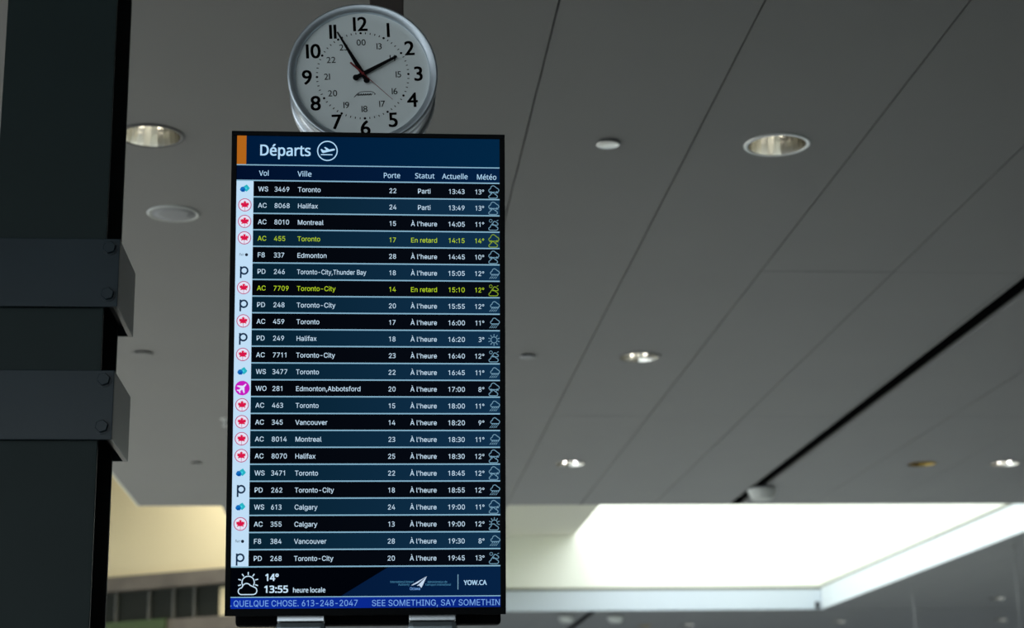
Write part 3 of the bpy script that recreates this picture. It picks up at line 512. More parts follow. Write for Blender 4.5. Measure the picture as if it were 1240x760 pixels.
def glazed(name, a, c, glass, n, axis, thick):
    """a storey of glazing in a wall line: posts, rails and one pane"""
    b = B()
    L = c[axis]-a[axis]
    for i in range(n+1):
        p = a[axis]+L*i/n
        lo = list(a); hi = list(c); lo[axis] = p-0.05; hi[axis] = p+0.05
        b.box(lo, hi, M_MULL, 0.005)
    for z in (0.0, 1.1, 3.0, 4.38):
        lo = list(a); hi = list(c); lo[2] = z; hi[2] = z+0.12
        b.box(lo, hi, M_MULL)
    o = 1-axis
    mid = (a[o]+c[o])/2
    p = [list(a), list(a), list(c), list(c)]
    p[1][axis] = c[axis]; p[3][axis] = a[axis]
    for q in p: q[o] = mid
    p[0][2] = p[1][2] = 0.0; p[2][2] = p[3][2] = 4.48
    b.face(p, glass)
    structure(name, b)
glazed('window_1', (-24.1, -14, 0), (-23.9, 50, 4.48), E_SIDE, 32, 1, 0.2)
glazed('back_fill_glazing', (-24, -14.1, 0), (0, -13.9, 4.48), E_BACK, 12, 0, 0.2)  # unseen rear glazing, added to light the faces turned this way
glazed('far_fill_glazing', (-24, 49.9, 0), (24, 50.1, 4.48), E_FAR, 24, 0, 0.2)  # unseen far glazing, added to brighten the distant ceiling
b = B(); b.box((0, -14.2, 0), (24, -13.9, 8), M_WALL); structure('wall_back', b)

# the big rooflight well
FT = 3.302+1.6                # top of the fascia
b = B()
b.box((OPEN_X0, OPEN_Y1, Z), (OPEN_X1-0.004, OPEN_Y1+0.12, FT-0.05), M_FASCB, 0.004)
structure('trim_2', b)
b = B()
b.box((OPEN_X1, OPEN_Y0, Z), (OPEN_X1+0.03, OPEN_Y1, FT-0.02), M_FASCIA)
structure('trim_3', b)
b = B()
b.box((OPEN_X0, OPEN_Y1-0.005, FT-0.05), (OPEN_X1, OPEN_Y1+0.30, FT-0.012), M_LEDGE)
b.box((OPEN_X1-0.005, OPEN_Y0, FT-0.02), (OPEN_X1+0.30, OPEN_Y1+0.3, FT+0.012), M_LEDGE)
b.box((OPEN_X1-0.12, OPEN_Y1-0.02, Z+0.01), (OPEN_X1-0.04, OPEN_Y1+0.02, Z+0.13), M_STEELD, 0.005)
structure('trim_4', b)
RT = 7.3                      # level of the roof glass
b = B(); b.box((OPEN_X0-0.3, OPEN_Y1+0.03, FT), (OPEN_X1+0.4, OPEN_Y1+0.25, RT), M_WHITE); structure('wall_rooflight_far', b)
b = B(); b.box((OPEN_X1+0.03, OPEN_Y0-0.2, FT), (OPEN_X1+0.25, OPEN_Y1+0.2, RT), M_WHITE); structure('wall_rooflight_right', b)
b = B(); b.box((OPEN_X0-0.2, OPEN_Y0, Z+0.031), (OPEN_X0-0.002, OPEN_Y1+0.2, RT), M_WHITE); structure('wall_rooflight_left', b)
b = B(); b.box((OPEN_X0-0.2, OPEN_Y0-0.1, Z+0.31), (OPEN_X1+0.2, OPEN_Y0-0.005, RT), M_WHITE); b.box((OPEN_X0-0.2, OPEN_Y0-0.1, Z+0.035), (3.92, OPEN_Y0-0.005, Z+0.31), M_WHITE); b.box((4.11, OPEN_Y0-0.1, Z+0.035), (OPEN_X1+0.2, OPEN_Y0-0.005, Z+0.31), M_WHITE); structure('wall_rooflight_near', b)
b = B(); b.box((OPEN_X0, OPEN_Y0, 4.22+1.6), (3.69, OPEN_Y1+0.03, 4.22+1.72), M_SOFF); structure('soffit', b)
b = B()
b.face([(OPEN_X0, OPEN_Y0, RT), (OPEN_X1, OPEN_Y0, RT), (OPEN_X1, OPEN_Y1, RT), (OPEN_X0, OPEN_Y1, RT)], E_ROOF)
for k in range(5):
    x = 3.7+k*1.05
    b.box((x-0.04, OPEN_Y0, RT-0.12), (x+0.04, OPEN_Y1, RT-0.01), M_FASCIA)
structure('window_3', b)

# the side rooflight: a cream wall standing askew behind the ceiling's end
P0 = Vector((-2.266, 30.0, 0)); dv = Vector((-2.09, 1.36, 0)).normalized()
nv = Vector((dv.y, -dv.x, 0))
if nv.y > 0: nv = -nv
def slab(t0, t1, z0, z1, d0, d1, m, bb):
    """a block on the skew wall: along, up, and out from its face"""
    c = [P0+dv*t0+nv*d0, P0+dv*t1+nv*d0, P0+dv*t1+nv*d1, P0+dv*t0+nv*d1]
    bb.extrude_poly([(p.x, p.y, z0) for p in c], (0, 0, 1), z1-z0, m)
b = B(); slab(-1.0, 9.0, 3.50+1.6, 8.2, -0.2, 0.0, M_CREAM, b); structure('wall_side_far', b)
b = B(); slab(-1.0, 9.0, 3.26+1.6, 3.50+1.6, -0.2, 0.12, M_BEAM, b); structure('trim_5', b)
b = B(); slab(-1.0, 9.0, 2.73+1.6, 3.26+1.6, -0.2, -0.12, M_CLERE, b)
for t in (0.72, 1.16, 1.68, 2.4, 3.1):
    slab(t-0.013, t+0.013, 2.55+1.6, 3.27+1.6, -0.12, -0.06, M_MULLD, b)
slab(-0.08, 0.14, 2.73+1.6, 3.2+1.6, -0.12, 0.0, M_CREAM, b)
structure('window_4', b)
b = B(); slab(-1.0, 9.0, 2.35+1.6, 2.73+1.6, -0.2, 0.06, M_BEAM, b); structure('trim_6', b)
b = B(); slab(-1.0, 9.0, 0.0, 2.35+1.6, -0.2, 0.0, M_WALL, b); structure('wall_left', b)
b = B()
b.box((-2.41, 11.0, Z), (-2.392, 19.15, 8.2), M_WHITE); b.box((-2.41, 19.15, Z), (-1.525, 19.17, 8.2), M_WHITE)
b.box((-1.527, 19.17, Z+0.031), (-1.50, 31.0, 8.2), M_WHITE)
structure('wall_side_near', b)
b = B(); b.box((-11.0, 10.9, Z), (-2.41, 11.0, 8.2), M_WHITE); b.box((-11.2, 10.9, Z), (-11.0, 36.0, 8.2), M_WHITE); structure('wall_side_left', b)
b = B()
b.face([(-11, 12, 8.2), (-2.5, 12, 8.2), (-2.5, 20.4, 8.2), (-11, 20.4, 8.2)], E_ROOFL)  # unseen glow panel, enlarged to light the floor at left
b.face([(-3.0, 26.6, 7.6), (-1.5, 26.6, 7.6), (-1.5, 29.3, 7.6), (-3.0, 29.3, 7.6)], E_ROOFN)  # unseen glow panel added to brighten the cream wall's upper right
b.box((-11.1, 20.4, 8.21), (-1.4, 37, 8.3), M_WALL)
b.box((-11.0, 20.4, 5.25), (-1.53, 20.5, 8.2), M_WALL)  # unseen baffle added to keep the front panel's light off the wall
structure('side_fill_panels', b)
# ------------------------------------------------------------------ steel column with bolted clamps
col = thing('steel_column', 'dark green black steel column with two bolted clamp boxes, at the left edge', 'column', (-0.904, 5.15, 0))
CX0, CX1, CY0, CY1 = -1.063, -0.745, 5.0, 5.315
b = B(); b.box((CX0, CY0, 0), (CX1, CY0+0.016, Z), M_STEEL, 0.002); obj('front_flange', b, col)
b = B(); b.box((CX0, CY1-0.016, 0), (CX1, CY1, Z), M_STEELD, 0.002); obj('rear_flange', b, col, label='rear flange with recess shade painted black')
b = B(); b.box((-0.918, CY0+0.016, 0), (-0.89, CY1-0.016, Z), M_STEELD); obj('web', b, col, label='web plate with the recess shade painted black')
def clamp(z0, z1):
    b = B()
    x0, x1, y0, y1, t = -1.105, -0.7026, 4.975, 5.335, 0.014
    b.box((x0, y0, z0), (x1, y0+t, z1), M_PLATE, 0.002)
    b.box((x1-t, y0+t, z0), (x1, y1, z1), M_PLATE, 0.002)
    b.box((x0, y0+t, z0), (x0+t, y1, z1), M_PLATE, 0.002)
    b.box((x0+t, y1-t, z0), (x1-t, y1, z1), M_PLATE, 0.002)
    b.box((x0+t, y0+t, z0+0.03), (CX0-0.002, y1-t, z0+0.05), M_STEELD)
    b.box((CX1+0.002, y0+t, z0+0.03), (x1-t, y1-t, z0+0.05), M_STEELD)
    o = obj('clamp_box', b, col, label='blue grey bolted clamp box')
    for x in (x1-0.028, x0+0.028):
        for z in (z0+0.036, z1-0.028):
            b = B()
            M = Matrix.Translation((x, y0, z)) @ Matrix.Rotation(R(90), 4, 'X')
            b.lathe([(0, 0), (0.0215, 0), (0.0215, 0.003), (0, 0.003)], M_PLATE, M, 20, False)
            b.prism(6, 0.0185, 0.003, 0.014, M_PLATE, M, rot=0.3, cap_bevel=0.002)
            obj('bolt', b, o)
clamp(1.3205+1.6, 1.5212+1.6)
clamp(0.9390+1.6, 1.1365+1.6)

# ------------------------------------------------------------------ hanging clock on its ceiling pole
pole = thing('ceiling_pole', 'dark bronze square pole hanging from the ceiling behind the clock', 'pole', (0.05, 4.655, Z))
b = B(); b.box((0.004, 4.60, 1.86+1.6+0.175), (0.098, 4.69, Z-0.012), M_POLE, 0.004); obj('tube', b, pole)
b = B(); b.box((-0.045, 4.555, Z-0.012), (0.147, 4.735, Z), M_POLE, 0.003); obj('ceiling_plate', b, pole)

CC = Vector((-0.0135, 4.55, 1.8596+1.6))
CR = R(-3.1)
clk = thing('wall_clock', 'round analogue clock with white dial and brushed metal rim, above the departures screen', 'clock', CC)
# local clock frame: x right, y up on the dial, z towards the viewer
MC = Matrix.Translation(CC) @ Matrix.Rotation(-CR, 4, 'Y') @ Matrix.Rotation(R(90), 4, 'X')
MC = Matrix.Translation(CC) @ Matrix(((1, 0, 0, 0), (0, 0, -1, 0), (0, 1, 0, 0), (0, 0, 0, 1))) @ Matrix.Rotation(-CR, 4, 'Z')
b = B(); b.lathe([(0.182, -0.004), (0.190, -0.010), (0.196, -0.016), (0.196, -0.135), (0.190, -0.140), (0.0, -0.140)], M_ALU, MC, 72); obj('housing', b, clk)
b = B(); b.lathe([(0.1815, 0.0), (0.1815, 0.009), (0.1830, 0.0125), (0.1975, 0.0205), (0.2005, 0.0198), (0.2025, 0.0165), (0.2025, -0.012), (0.2005, -0.016), (0.1955, -0.0165)], M_RIM, MC, 96); obj('front_rim', b, clk)
b = B(); b.lathe([(0.1955, -0.1245), (0.2005, -0.125), (0.2025, -0.129), (0.2025, -0.154), (0.1995, -0.1595), (0.195, -0.161), (0.184, -0.155), (0.1815, -0.142)], M_ALU, MC, 96); obj('rear_rim', b, clk)
b = B(); b.lathe([(0.0, 0.0), (0.1825, 0.0), (0.1825, -0.003), (0, -0.003)], M_DIAL, MC, 72, False); dial = obj('dial', b, clk)

def on_dial(bb, z=0.0006):
    def put(pts, m):
        bb.face([MC @ Vector((x, -y, z)) for x, y in pts], m)
    return put
nb = B(); put = on_dial(nb)
C_ONE = [(-0.0034, -0.020), (0.0034, -0.020), (0.0034, 0.020), (-0.0034, 0.020)]
def clock_number(s, x, y, cap, bold):
    """upright numeral centred on the dial; a 1 is a plain bar"""
    def ext(c):
        xs = [p[0] for q in glyph(GILL, c, bold)[1] for p in q]
        return min(xs), max(xs)
    k = cap/682.0; gap = 75*k
    es = [ext(c) for c in s]
    x0 = x-(sum(e[1]-e[0] for e in es)*k+gap*(len(s)-1))/2
    for c, e in zip(s, es):
        text(put, GILL, c, x0-e[0]*k, -y+cap/2, cap, M_INK, xs=1.0, bold=bold)
        x0 += (e[1]-e[0])*k+gap
for h in range(1, 13):
    a = R(30*h); rr = 0.1505
    clock_number(str(h), rr*math.sin(a), rr*math.cos(a), 0.040, 16)
    hh = (h+12) % 24
    if hh == 0: hh = 0
    clock_number('00' if h == 12 else str(h+12), 0.0965*math.sin(a), 0.0965*math.cos(a), 0.0175, 1)
for i in range(60):
    a = 2*math.pi*i/60; d = Vector((math.sin(a), math.cos(a))); q = Vector((d.y, -d.x))
    big = i % 5 == 0
    if big:
        c = d*0.1235
        disc2(put, c.x, -c.y, 0.0033, M_INK, 12)
    else:
        p0 = d*0.1208; p1 = d*0.1262; w = q*0.0011
        put([((p0-w).x, -(p0-w).y), ((p0+w).x, -(p0+w).y), ((p1+w).x, -(p1+w).y), ((p1-w).x, -(p1-w).y)], M_INK)
# the maker's small script flourish under the centre
stroke(put, [(-0.0264, 0.0616), (-0.020, 0.0560), (-0.014, 0.0500), (-0.008, 0.0472), (0.004, 0.0465), (0.020, 0.0470), (0.0265, 0.0495), (0.0313, 0.0545), (0.0290, 0.0560)], 0.0017, M_INK)
stroke(put, [(-0.0235, 0.0590), (-0.0165, 0.0525), (-0.0155, 0.0580)], 0.0022, M_INK)
for x in (-0.012, -0.006, 0.0, 0.006, 0.012, 0.018):
    stroke(put, [(x-0.002, 0.0575), (x-0.0005, 0.0520), (x+0.0012, 0.0575), (x+0.0045, 0.0535)], 0.0016, M_INK)
obj('numerals', nb, dial, recalc=False, label='black numerals 1 to 12 and small 13 to 00')

def hand(name, ang, tip, tail, w0, w1, z, m, tail_r, mt=None):
    bb = B()
    a = ang-CR*0
    d = Vector((math.sin(a), math.cos(a), 0)); q = Vector((d.y, -d.x, 0))
    M = MC
    pts = [-d*tail-q*w0, -d*tail+q*w0, d*0.012+q*w0, d*tip+q*w1, d*tip-q*w1, d*0.012-q*w0]
    lo = [M @ (p+Vector((0, 0, z))) for p in pts]
    bb.extrude_poly(lo, (MC.to_3x3() @ Vector((0, 0, 1))), 0.0012, m)
    if tail_r:
        bb.lathe([(0, z), (tail_r, z), (tail_r, z+0.0013), (0, z+0.0013)], m, M @ Matrix.Translation((-d*tail)), 20, False)
    hr = 0.0088 if tail_r else 0.0038
    bb.lathe([(0, z), (hr, z), (hr, z+0.0013), (0, z+0.0013)], m, M, 24, False)
    return obj(name, bb, clk)
hand('hour_hand', R(59.7+3.1), 0.106, 0.021, 0.0058, 0.0034, 0.011, M_INK, 0.0086)
hand('minute_hand', R(-30.2+3.1), 0.139, 0.0215, 0.0062, 0.0020, 0.0135, M_INK, 0.0086)
h = hand('second_hand', R(132.5+3.1), 0.109, 0.046, 0.0008, 0.0004, 0.016, M_RED, 0)
bb = B(); d = Vector((math.sin(R(135.6)), math.cos(R(135.6)), 0)); q = Vector((d.y, -d.x, 0))
bb.extrude_poly([MC @ (p+Vector((0, 0, 0.0158))) for p in (-d*0.046-q*0.0026, -d*0.046+q*0.0026, -d*0.004+q*0.0022, -d*0.004-q*0.0022)], MC.to_3x3() @ Vector((0, 0, 1)), 0.0012, M_RED)
obj('second_hand_tail', bb, clk, label='red second hand tail')

# ------------------------------------------------------------------ departures screen
T0 = Vector((-0.3355, 4.409, 1.630+1.6))
TA = R(8.2)
E1 = Vector((1, 0, 0)); E2 = Vector((0, math.sin(TA), -math.cos(TA))); EN = Vector((0, -math.cos(TA), -math.sin(TA)))
PX = 0.68/1080.0
def SP(u, v, o=0.0):
    return T0+E1*(u*PX)+E2*(v*PX)+EN*o
MS = Matrix((E1, E2, -EN)).transposed().to_4x4(); MS.translation = T0   # local: x right, y down the screen, z away from the viewer
board = thing('departure_board', 'tall black departures screen with white and yellow flight rows under the clock', 'departure board', (0, 4.72, 0))
b = B()
bz = 0.0125
def bezel_bar(u0, v0, u1, v1):
    b.box((u0*PX, v0*PX, -0.004), (u1*PX, v1*PX, 0.034), M_BLACK, 0.0015, MS)
bezel_bar(-22, -19, 1102, 0); bezel_bar(-22, 1920, 1102, 1949); bezel_bar(-22, 0, 0, 1920); bezel_bar(1080, 0, 1102, 1920)
obj('bezel', b, board)
b = B()
b.box((-18*PX, -15*PX, 0.0342), (1098*PX, 1945*PX, 0.060), M_BLACKM, 0.002, MS)
b.box((4*PX, 60*PX, 0.060), (1086*PX, 1910*PX, 0.105), M_BLACKM, 0.008, MS)
obj('rear_housing', b, board)
b = B(); b.box((-0.331, 4.70, 0.402+1.6), (0.3545, 4.76, 0.62+1.6), M_BLACKM, 0.008); obj('base_cabinet', b, board)
for sx in (-0.1605, 0.1735):
    b = B(); b.box((sx-0.063, 4.615, 0.03), (sx+0.063, 4.69, 2.0035), M_POST, 0.014)
    p = obj('post', b, board, label='grey upright post')
    b = B(); b.box((sx-0.0595, 4.6185, 2.0037), (sx+0.0595, 4.68, 2.031), M_SILVER, 0.002); obj('collar', b, p, label='bright silver collar')
b = B(); b.box((-0.38, 4.45, 0), (0.40, 4.95, 0.03), M_STEELD, 0.005); obj('base_plate', b, board)

K = lambda n, c, s=1.0, c2=None, ax='X': emis(n, lin(c), s, lin(c2) if c2 else None, ax)
SC_HEAD = K('screen navy header', (0, 26, 58), 1.0, (2, 38, 68))
SC_SUB = K('screen deep navy', (1, 15, 42), 1.0, (4, 32, 66))
SC_DARK = K('screen near black row', (3, 5, 10), 1.0, (6, 11, 20))
SC_BLUE = K('screen slate blue row', (6, 32, 46), 1.0, (16, 47, 74))
SC_LINE = K('screen pale line', (132, 176, 200))
SC_STRIP = K('screen pale blue strip', (192, 222, 246))
SC_TEXT = K('screen white text', (196, 222, 242))
SC_TEXT2 = K('screen bright heading text', (176, 216, 246))
SC_ICON = K('screen icon line', (112, 152, 176))
SC_YEL = K('screen yellow text', (178, 208, 40))
SC_YELI = K('screen yellow icon line', (132, 160, 40))
SC_ORNG = K('screen orange block', (176, 100, 26))
SC_RED = K('screen red', (214, 22, 72))
SC_RING = K('screen red ring', (186, 92, 132))
SC_PINK = K('screen disc white', (226, 226, 246))
SC_NAVY = K('screen navy mark', (22, 46, 74))
SC_INK = K('screen small black mark', (30, 40, 56))
SC_MAG = K('screen magenta disc', (196, 28, 190))
SC_WHT = K('screen mark white', (224, 224, 252))
SC_BL1 = K('screen mark blue', (20, 110, 190)); SC_BL2 = K('screen mark deep blue', (4, 82, 160))
SC_TL1 = K('screen mark teal', (40, 178, 194)); SC_TL2 = K('screen mark aqua', (70, 214, 232))
SC_FOOT = K('screen footer black', (1, 3, 9)); SC_FOOTB = K('screen footer navy', (2, 18, 52), 1.0, (6, 34, 68))
SC_TICK = K('screen ticker blue', (10, 44, 160), 1.0, (8, 36, 120))
SC_TICKT = K('screen ticker text', (120, 168, 232))
SC_TINY = K('screen small teal text', (70, 130, 165))
SC_PLANE = K('screen paper plane white', (196, 216, 238))

def on_screen(bb, lift):
    def put(pts, m):
        bb.face([SP(x, y, lift) for x, y in pts], m)
    return put
RV = lambda r: 186.0+68.2*r
b = B(); put = on_screen(b, 0.0)
rect(put, 0, 121, 1080, 184, SC_SUB)
for r in range(23):
    rect(put, 69, RV(r), 1080, RV(r+1), SC_BLUE if r % 2 else SC_DARK)
rect(put, 0, RV(0)-2, 69, RV(23)+2, SC_STRIP)
put = on_screen(b, 0.0004)
rect(put, 0, 119, 1080, 123.5, SC_LINE)
for r in range(24):
    rect(put, 0 if r in (23,) else 69, RV(r)-2.6, 1080, RV(r)+2.6, SC_LINE)
rect(put, 0, RV(0)-2.6, 69, RV(0)+2.6, SC_LINE)
screen = obj('screen', b, board, recalc=False)

b = B(); put = on_screen(b, 0.0)
rect(put, 0, 0, 1080, 121, SC_HEAD)
put = on_screen(b, 0.0006)
rect(put, 0, 0, 38, 119, SC_ORNG)
text(put, HUMAN, 'Départs', 90, 81, 44, SC_TEXT2, width=212, bold=15)
put = on_screen(b, 0.0008)
ring(put, 369, 59, 40, 4.5, SC_TEXT2, 40)
poly(put, [(341, 53), (346, 51.5), (353, 57), (365, 55.5), (355, 44), (361, 43), (377, 53), (394, 49.5), (399, 50.5), (400, 54), (396, 57), (352, 68), (347, 66)], SC_TEXT2)
stroke(put, [(343, 75), (389, 75)], 4.2, SC_TEXT2)
obj('header_band', b, screen, recalc=False, label='navy header band with the word Départs and a plane in a ring')

b = B(); put = on_screen(b, 0.0006)
for s, x, w, base in (('Vol', 91, 41, 166), ('Ville', 248, 58, 167), ('Porte', 599, 71, 169), ('Statut', 729, 82, 169), ('Actuelle', 842, 107, 170), ('Météo', 984, 84, 171)):
    text(put, HUMAN, s, x, base, 21.5, SC_TEXT2, width=w, bold=4)
obj('column_headings', b, screen, recalc=False)

def cloud(cx, cy, w):
    """outline of a flat bottomed cloud, centre and width"""
    k = w
    P = arc(cx-0.34*k, cy+0.16*k, 0.16*k, 90, 265, 7)
    P += arc(cx-0.06*k, cy-0.08*k, 0.24*k, 185, 325, 9)
    P += arc(cx+0.31*k, cy+0.13*k, 0.19*k, -75, 90, 8)
    return P
def sun(put, cx, cy, r, l, w, m, rays, part=None):
    if part: stroke(put, arc(cx, cy, r, part[0], part[1], 18), w, m)
    else: ring(put, cx, cy, r, w, m, 24)
    for a in rays:
        c, s = math.cos(R(a)), math.sin(R(a))
        stroke(put, [(cx+c*(r+l*0.35), cy+s*(r+l*0.35)), (cx+c*(r+l), cy+s*(r+l))], w, m)
def icon(put, kind, cx, cy, m):
    w = 3.0
    if kind == 'A':
        stroke(put, cloud(cx, cy-14, 42), w, m, True)
        stroke(put, cloud(cx-3, cy+13, 36), w, m, True)
        stroke(put, [(cx-18, cy+2), (cx-9, cy)], w*0.8, m); stroke(put, [(cx+10, cy+1), (cx+18, cy+3)], w*0.8, m)
        stroke(put, [(cx-12, cy-4), (cx-8, cy+8)], w*0.8, m); stroke(put, [(cx+13, cy-5), (cx+7, cy+10)], w*0.8, m)
    elif kind == 'B':
        ring(put, cx-13, cy-17, 6, w*0.7, m, 14)
        stroke(put, cloud(cx+5, cy-7, 25), w, m, True)
        stroke(put, cloud(cx-2, cy+10, 38), w, m, True)
        stroke(put, [(cx+12, cy-17), (cx+18, cy-20)], w*0.8, m)
    elif kind == 'R':
        stroke(put, cloud(cx+4, cy-10, 37), w, m, True)
        for k in range(4):
            x = cx-7+k*8
            stroke(put, [(x+2, cy+2), (x-3, cy+9)], w*0.85, m)
        for k in range(4):
            x = cx-14+k*8
            stroke(put, [(x+2, cy+12), (x-4, cy+19)], w*0.8, m)
    elif kind == 'S':
        sun(put, cx, cy, 12.5, 11, w, m, [90+36*k for k in range(10)])
    elif kind == 'C':
        sun(put, cx, cy-5, 12, 10, w, m, [-90-36*k for k in (-3, -2, -1, 0, 1, 2, 3)], (160, 380))
        stroke(put, cloud(cx-2, cy+11, 38), w, m, True)

LEAF = [(0, -1.0), (0.13, -0.74), (0.30, -0.82), (0.24, -0.30), (0.50, -0.58), (0.60, -0.40), (0.98, -0.44), (0.84, -0.08), (0.98, 0.05),
        (0.52, 0.34), (0.74, 0.42), (0.66, 0.74), (0.36, 0.56), (0.06, 0.60)]
LEAF = LEAF+[(-x, y) for x, y in LEAF[::-1][:-1]]
def airline(put, put2, put3, code, cy):
    cx = 35.0
    if code == 'AC':
        disc2(put, cx, cy, 25.5, SC_PINK)
        ring(put2, cx, cy, 25.5, 3.4, SC_RING, 36)
        poly(put2, [(cx+x*18, cy-1+y*17) for x, y in LEAF], SC_RED)
        stroke(put2, [(cx, cy+9), (cx, cy+23)], 1.8, SC_RING)
    elif code == 'WS':
        poly(put, [(14, cy+4), (19, cy-6), (28, cy-8), (38, cy+2), (33, cy+14), (22, cy+14), (16, cy+9)], SC_BL1)
        poly(put2, [(19, cy+7), (33, cy+3), (30, cy+13), (22, cy+13)], SC_BL2)
        poly(put, [(29, cy-9), (42, cy-17), (48, cy-9), (54, cy-2), (51, cy+4), (41, cy+13), (34, cy+9), (38, cy+1), (32, cy-3)], SC_TL1)
        poly(put2, [(34, cy-4), (41, cy-5), (42, cy+2), (37, cy+4)], SC_TL2)
    elif code == 'PD':
        ring(put, cx+1, cy-2, 14.0, 7.0, SC_NAVY, 30)
        rect(put2, cx-16, cy-19, cx-9.2, cy+29, SC_NAVY)
    elif code == 'F8':
        text(put, HUMAN, 'flair', 15, cy+5, 10, SC_INK, width=20)
        disc2(put, 44.5, cy+1, 6.2, SC_INK, 18)
    elif code == 'WO':
        disc2(put, cx, cy, 29.5, SC_MAG, 36)
        # the jet flies to the upper right: fuselage, two wings, tail plane
        c, s = math.cos(R(-45)), math.sin(R(-45))
        J = [(22, -2.5), (24, 0), (22, 2.5), (9, 4.2), (-5, 20), (-10, 20), (-4, 4.2), (-13, 3.6), (-18, 9), (-21.5, 9), (-19, 0),
             (-21.5, -9), (-18, -9), (-13, -3.6), (-4, -4.2), (-10, -20), (-5, -20), (9, -4.2)]
        poly(put2, [(cx-1+x*c-y*s, cy+x*s+y*c) for x, y in J], SC_WHT)

FL = [('WS', '3469', 'Toronto', '22', 'Parti', '13:43', '13°', 'A'), ('AC', '8068', 'Halifax', '24', 'Parti', '13:49', '13°', 'A'),
      ('AC', '8010', 'Montreal', '15', 'À l\'heure', '14:05', '11°', 'B'), ('AC', '455', 'Toronto', '17', 'En retard', '14:15', '14°', 'A'),
      ('F8', '337', 'Edmonton', '28', 'À l\'heure', '14:45', '10°', 'A'), ('PD', '246', 'Toronto-City,Thunder Bay', '18', 'À l\'heure', '15:05', '12°', 'R'),
      ('AC', '7709', 'Toronto-City', '14', 'En retard', '15:10', '12°', 'B'), ('PD', '248', 'Toronto-City', '20', 'À l\'heure', '15:55', '12°', 'R'),
      ('AC', '459', 'Toronto', '17', 'À l\'heure', '16:00', '11°', 'R'), ('PD', '249', 'Halifax', '18', 'À l\'heure', '16:20', '3°', 'S'),
      ('AC', '7711', 'Toronto-City', '23', 'À l\'heure', '16:40', '12°', 'B'), ('WS', '3477', 'Toronto', '22', 'À l\'heure', '16:45', '11°', 'R'),
      ('WO', '281', 'Edmonton,Abbotsford', '20', 'À l\'heure', '17:00', '8°', 'A'), ('AC', '463', 'Toronto', '15', 'À l\'heure', '18:00', '11°', 'R'),
      ('AC', '345', 'Vancouver', '14', 'À l\'heure', '18:20', '9°', 'R'), ('AC', '8014', 'Montreal', '23', 'À l\'heure', '18:30', '11°', 'R'),
      ('AC', '8070', 'Halifax', '25', 'À l\'heure', '18:30', '12°', 'A'), ('WS', '3471', 'Toronto', '22', 'À l\'heure', '18:45', '12°', 'A'),
      ('PD', '262', 'Toronto-City', '18', 'À l\'heure', '18:55', '12°', 'R'), ('WS', '613', 'Calgary', '24', 'À l\'heure', '19:00', '11°', 'A'),
      ('AC', '355', 'Calgary', '13', 'À l\'heure', '19:00', '12°', 'C'), ('F8', '384', 'Vancouver', '28', 'À l\'heure', '19:30', '8°', 'R'),
      ('PD', '268', 'Toronto-City', '20', 'À l\'heure', '19:45', '13°', 'B')]
for r, (code, num, city, gate, stat, tm, deg, ic) in enumerate(FL):
    b = B(); p1, p2, p3 = on_screen(b, 0.0006), on_screen(b, 0.0010), on_screen(b, 0.0014)
    y = RV(r); base = y+45.5; late = stat == 'En retard'
    m = SC_YEL if late else SC_TEXT
    bd = 4
    airline(p1, p2, p3, code, y+34)
    text(p1, INTER, code, 88, base-0.7, 19.5, m, xs=0.97, bold=bd)
    text(p1, INTER, num, 154, base-0.4, 19.5, m, xs=0.93, bold=bd)
    text(p1, INTER, city, 249, base, 19.5, m, width=283 if city.endswith('Bay') else None, xs=0.955, bold=bd)
    text(p1, INTER, gate, 639, base+0.6, 19.5, m, xs=0.93, align='C', bold=bd)
    text(p1, INTER, stat, 768, base+0.8, 19.5, m, xs=0.965, align='C', bold=bd)
    text(p1, INTER, tm, 902, base+1, 19.5, m, xs=0.96, align='C', bold=bd)
    text(p1, INTER, deg, 1017, base+1.2, 19.5, m, xs=0.92, align='R', bold=bd)
    icon(p1, ic, 1056, y+38, SC_YELI if late else SC_ICON)
    o = obj('flight_row', b, screen, recalc=False, label='%sflight row %s %s to %s at %s' % ('yellow ' if late else '', code, num, city.replace(',', ' and '), tm))

b = B(); put = on_screen(b, 0.0)
rect(put, 0, RV(23), 1080, 1875, SC_FOOT)
put = on_screen(b, 0.0003)
put([(630, RV(23)+2), (1080, RV(23)+2), (1080, 1875), (434, 1875)], SC_FOOTB)
put = on_screen(b, 0.0007)
sun(put, 69, 1816, 24.5, 16, 4.2, SC_TEXT, [-90-36*k for k in (-3, -2, -1, 0, 1, 2, 3)], (150, 390))
stroke(put, arc(43, 1851, 13, 90, 265, 8)+arc(63, 1837, 17, 190, 325, 10)+arc(89, 1849, 15, -80, 90, 8), 4.2, SC_TEXT, True)
text(put, HUMAN, '14°', 135, 1810, 27, SC_TEXT, width=56, bold=26)
text(put, HUMAN, '13:55', 131, 1857, 27, SC_TEXT, width=98, bold=26)
text(put, HUMAN, 'heure locale', 246, 1857, 18.5, SC_TEXT, width=131, bold=12)
text(put, HUMAN, 'YOW.CA', 932, 1831, 18.5, SC_TEXT2, width=92, bold=18)
rect(put, 907, 1789, 909.6, 1849, SC_LINE)
poly(put, [(783, 1795), (718, 1832), (727, 1831), (746, 1823)], SC_PLANE)
poly(put, [(783, 1795), (754, 1824), (742, 1834), (752, 1832), (761, 1842), (768, 1828)], SC_PLANE)
text(put, HUMAN, 'International Airport', 730, 1821, 8, SC_TINY, width=95, align='R', bold=8)
text(put, HUMAN, 'Authority', 713, 1832, 8, SC_TINY, width=45, align='R', bold=8)
text(put, HUMAN, 'Administration de', 785, 1822, 8, SC_TINY, width=80, bold=8)
text(put, HUMAN, "l'aéroport international", 777, 1833, 8, SC_TINY, width=103, bold=8)
text(put, HUMAN, 'Ottawa', 714, 1850, 11, SC_TICKT, width=43, bold=8)
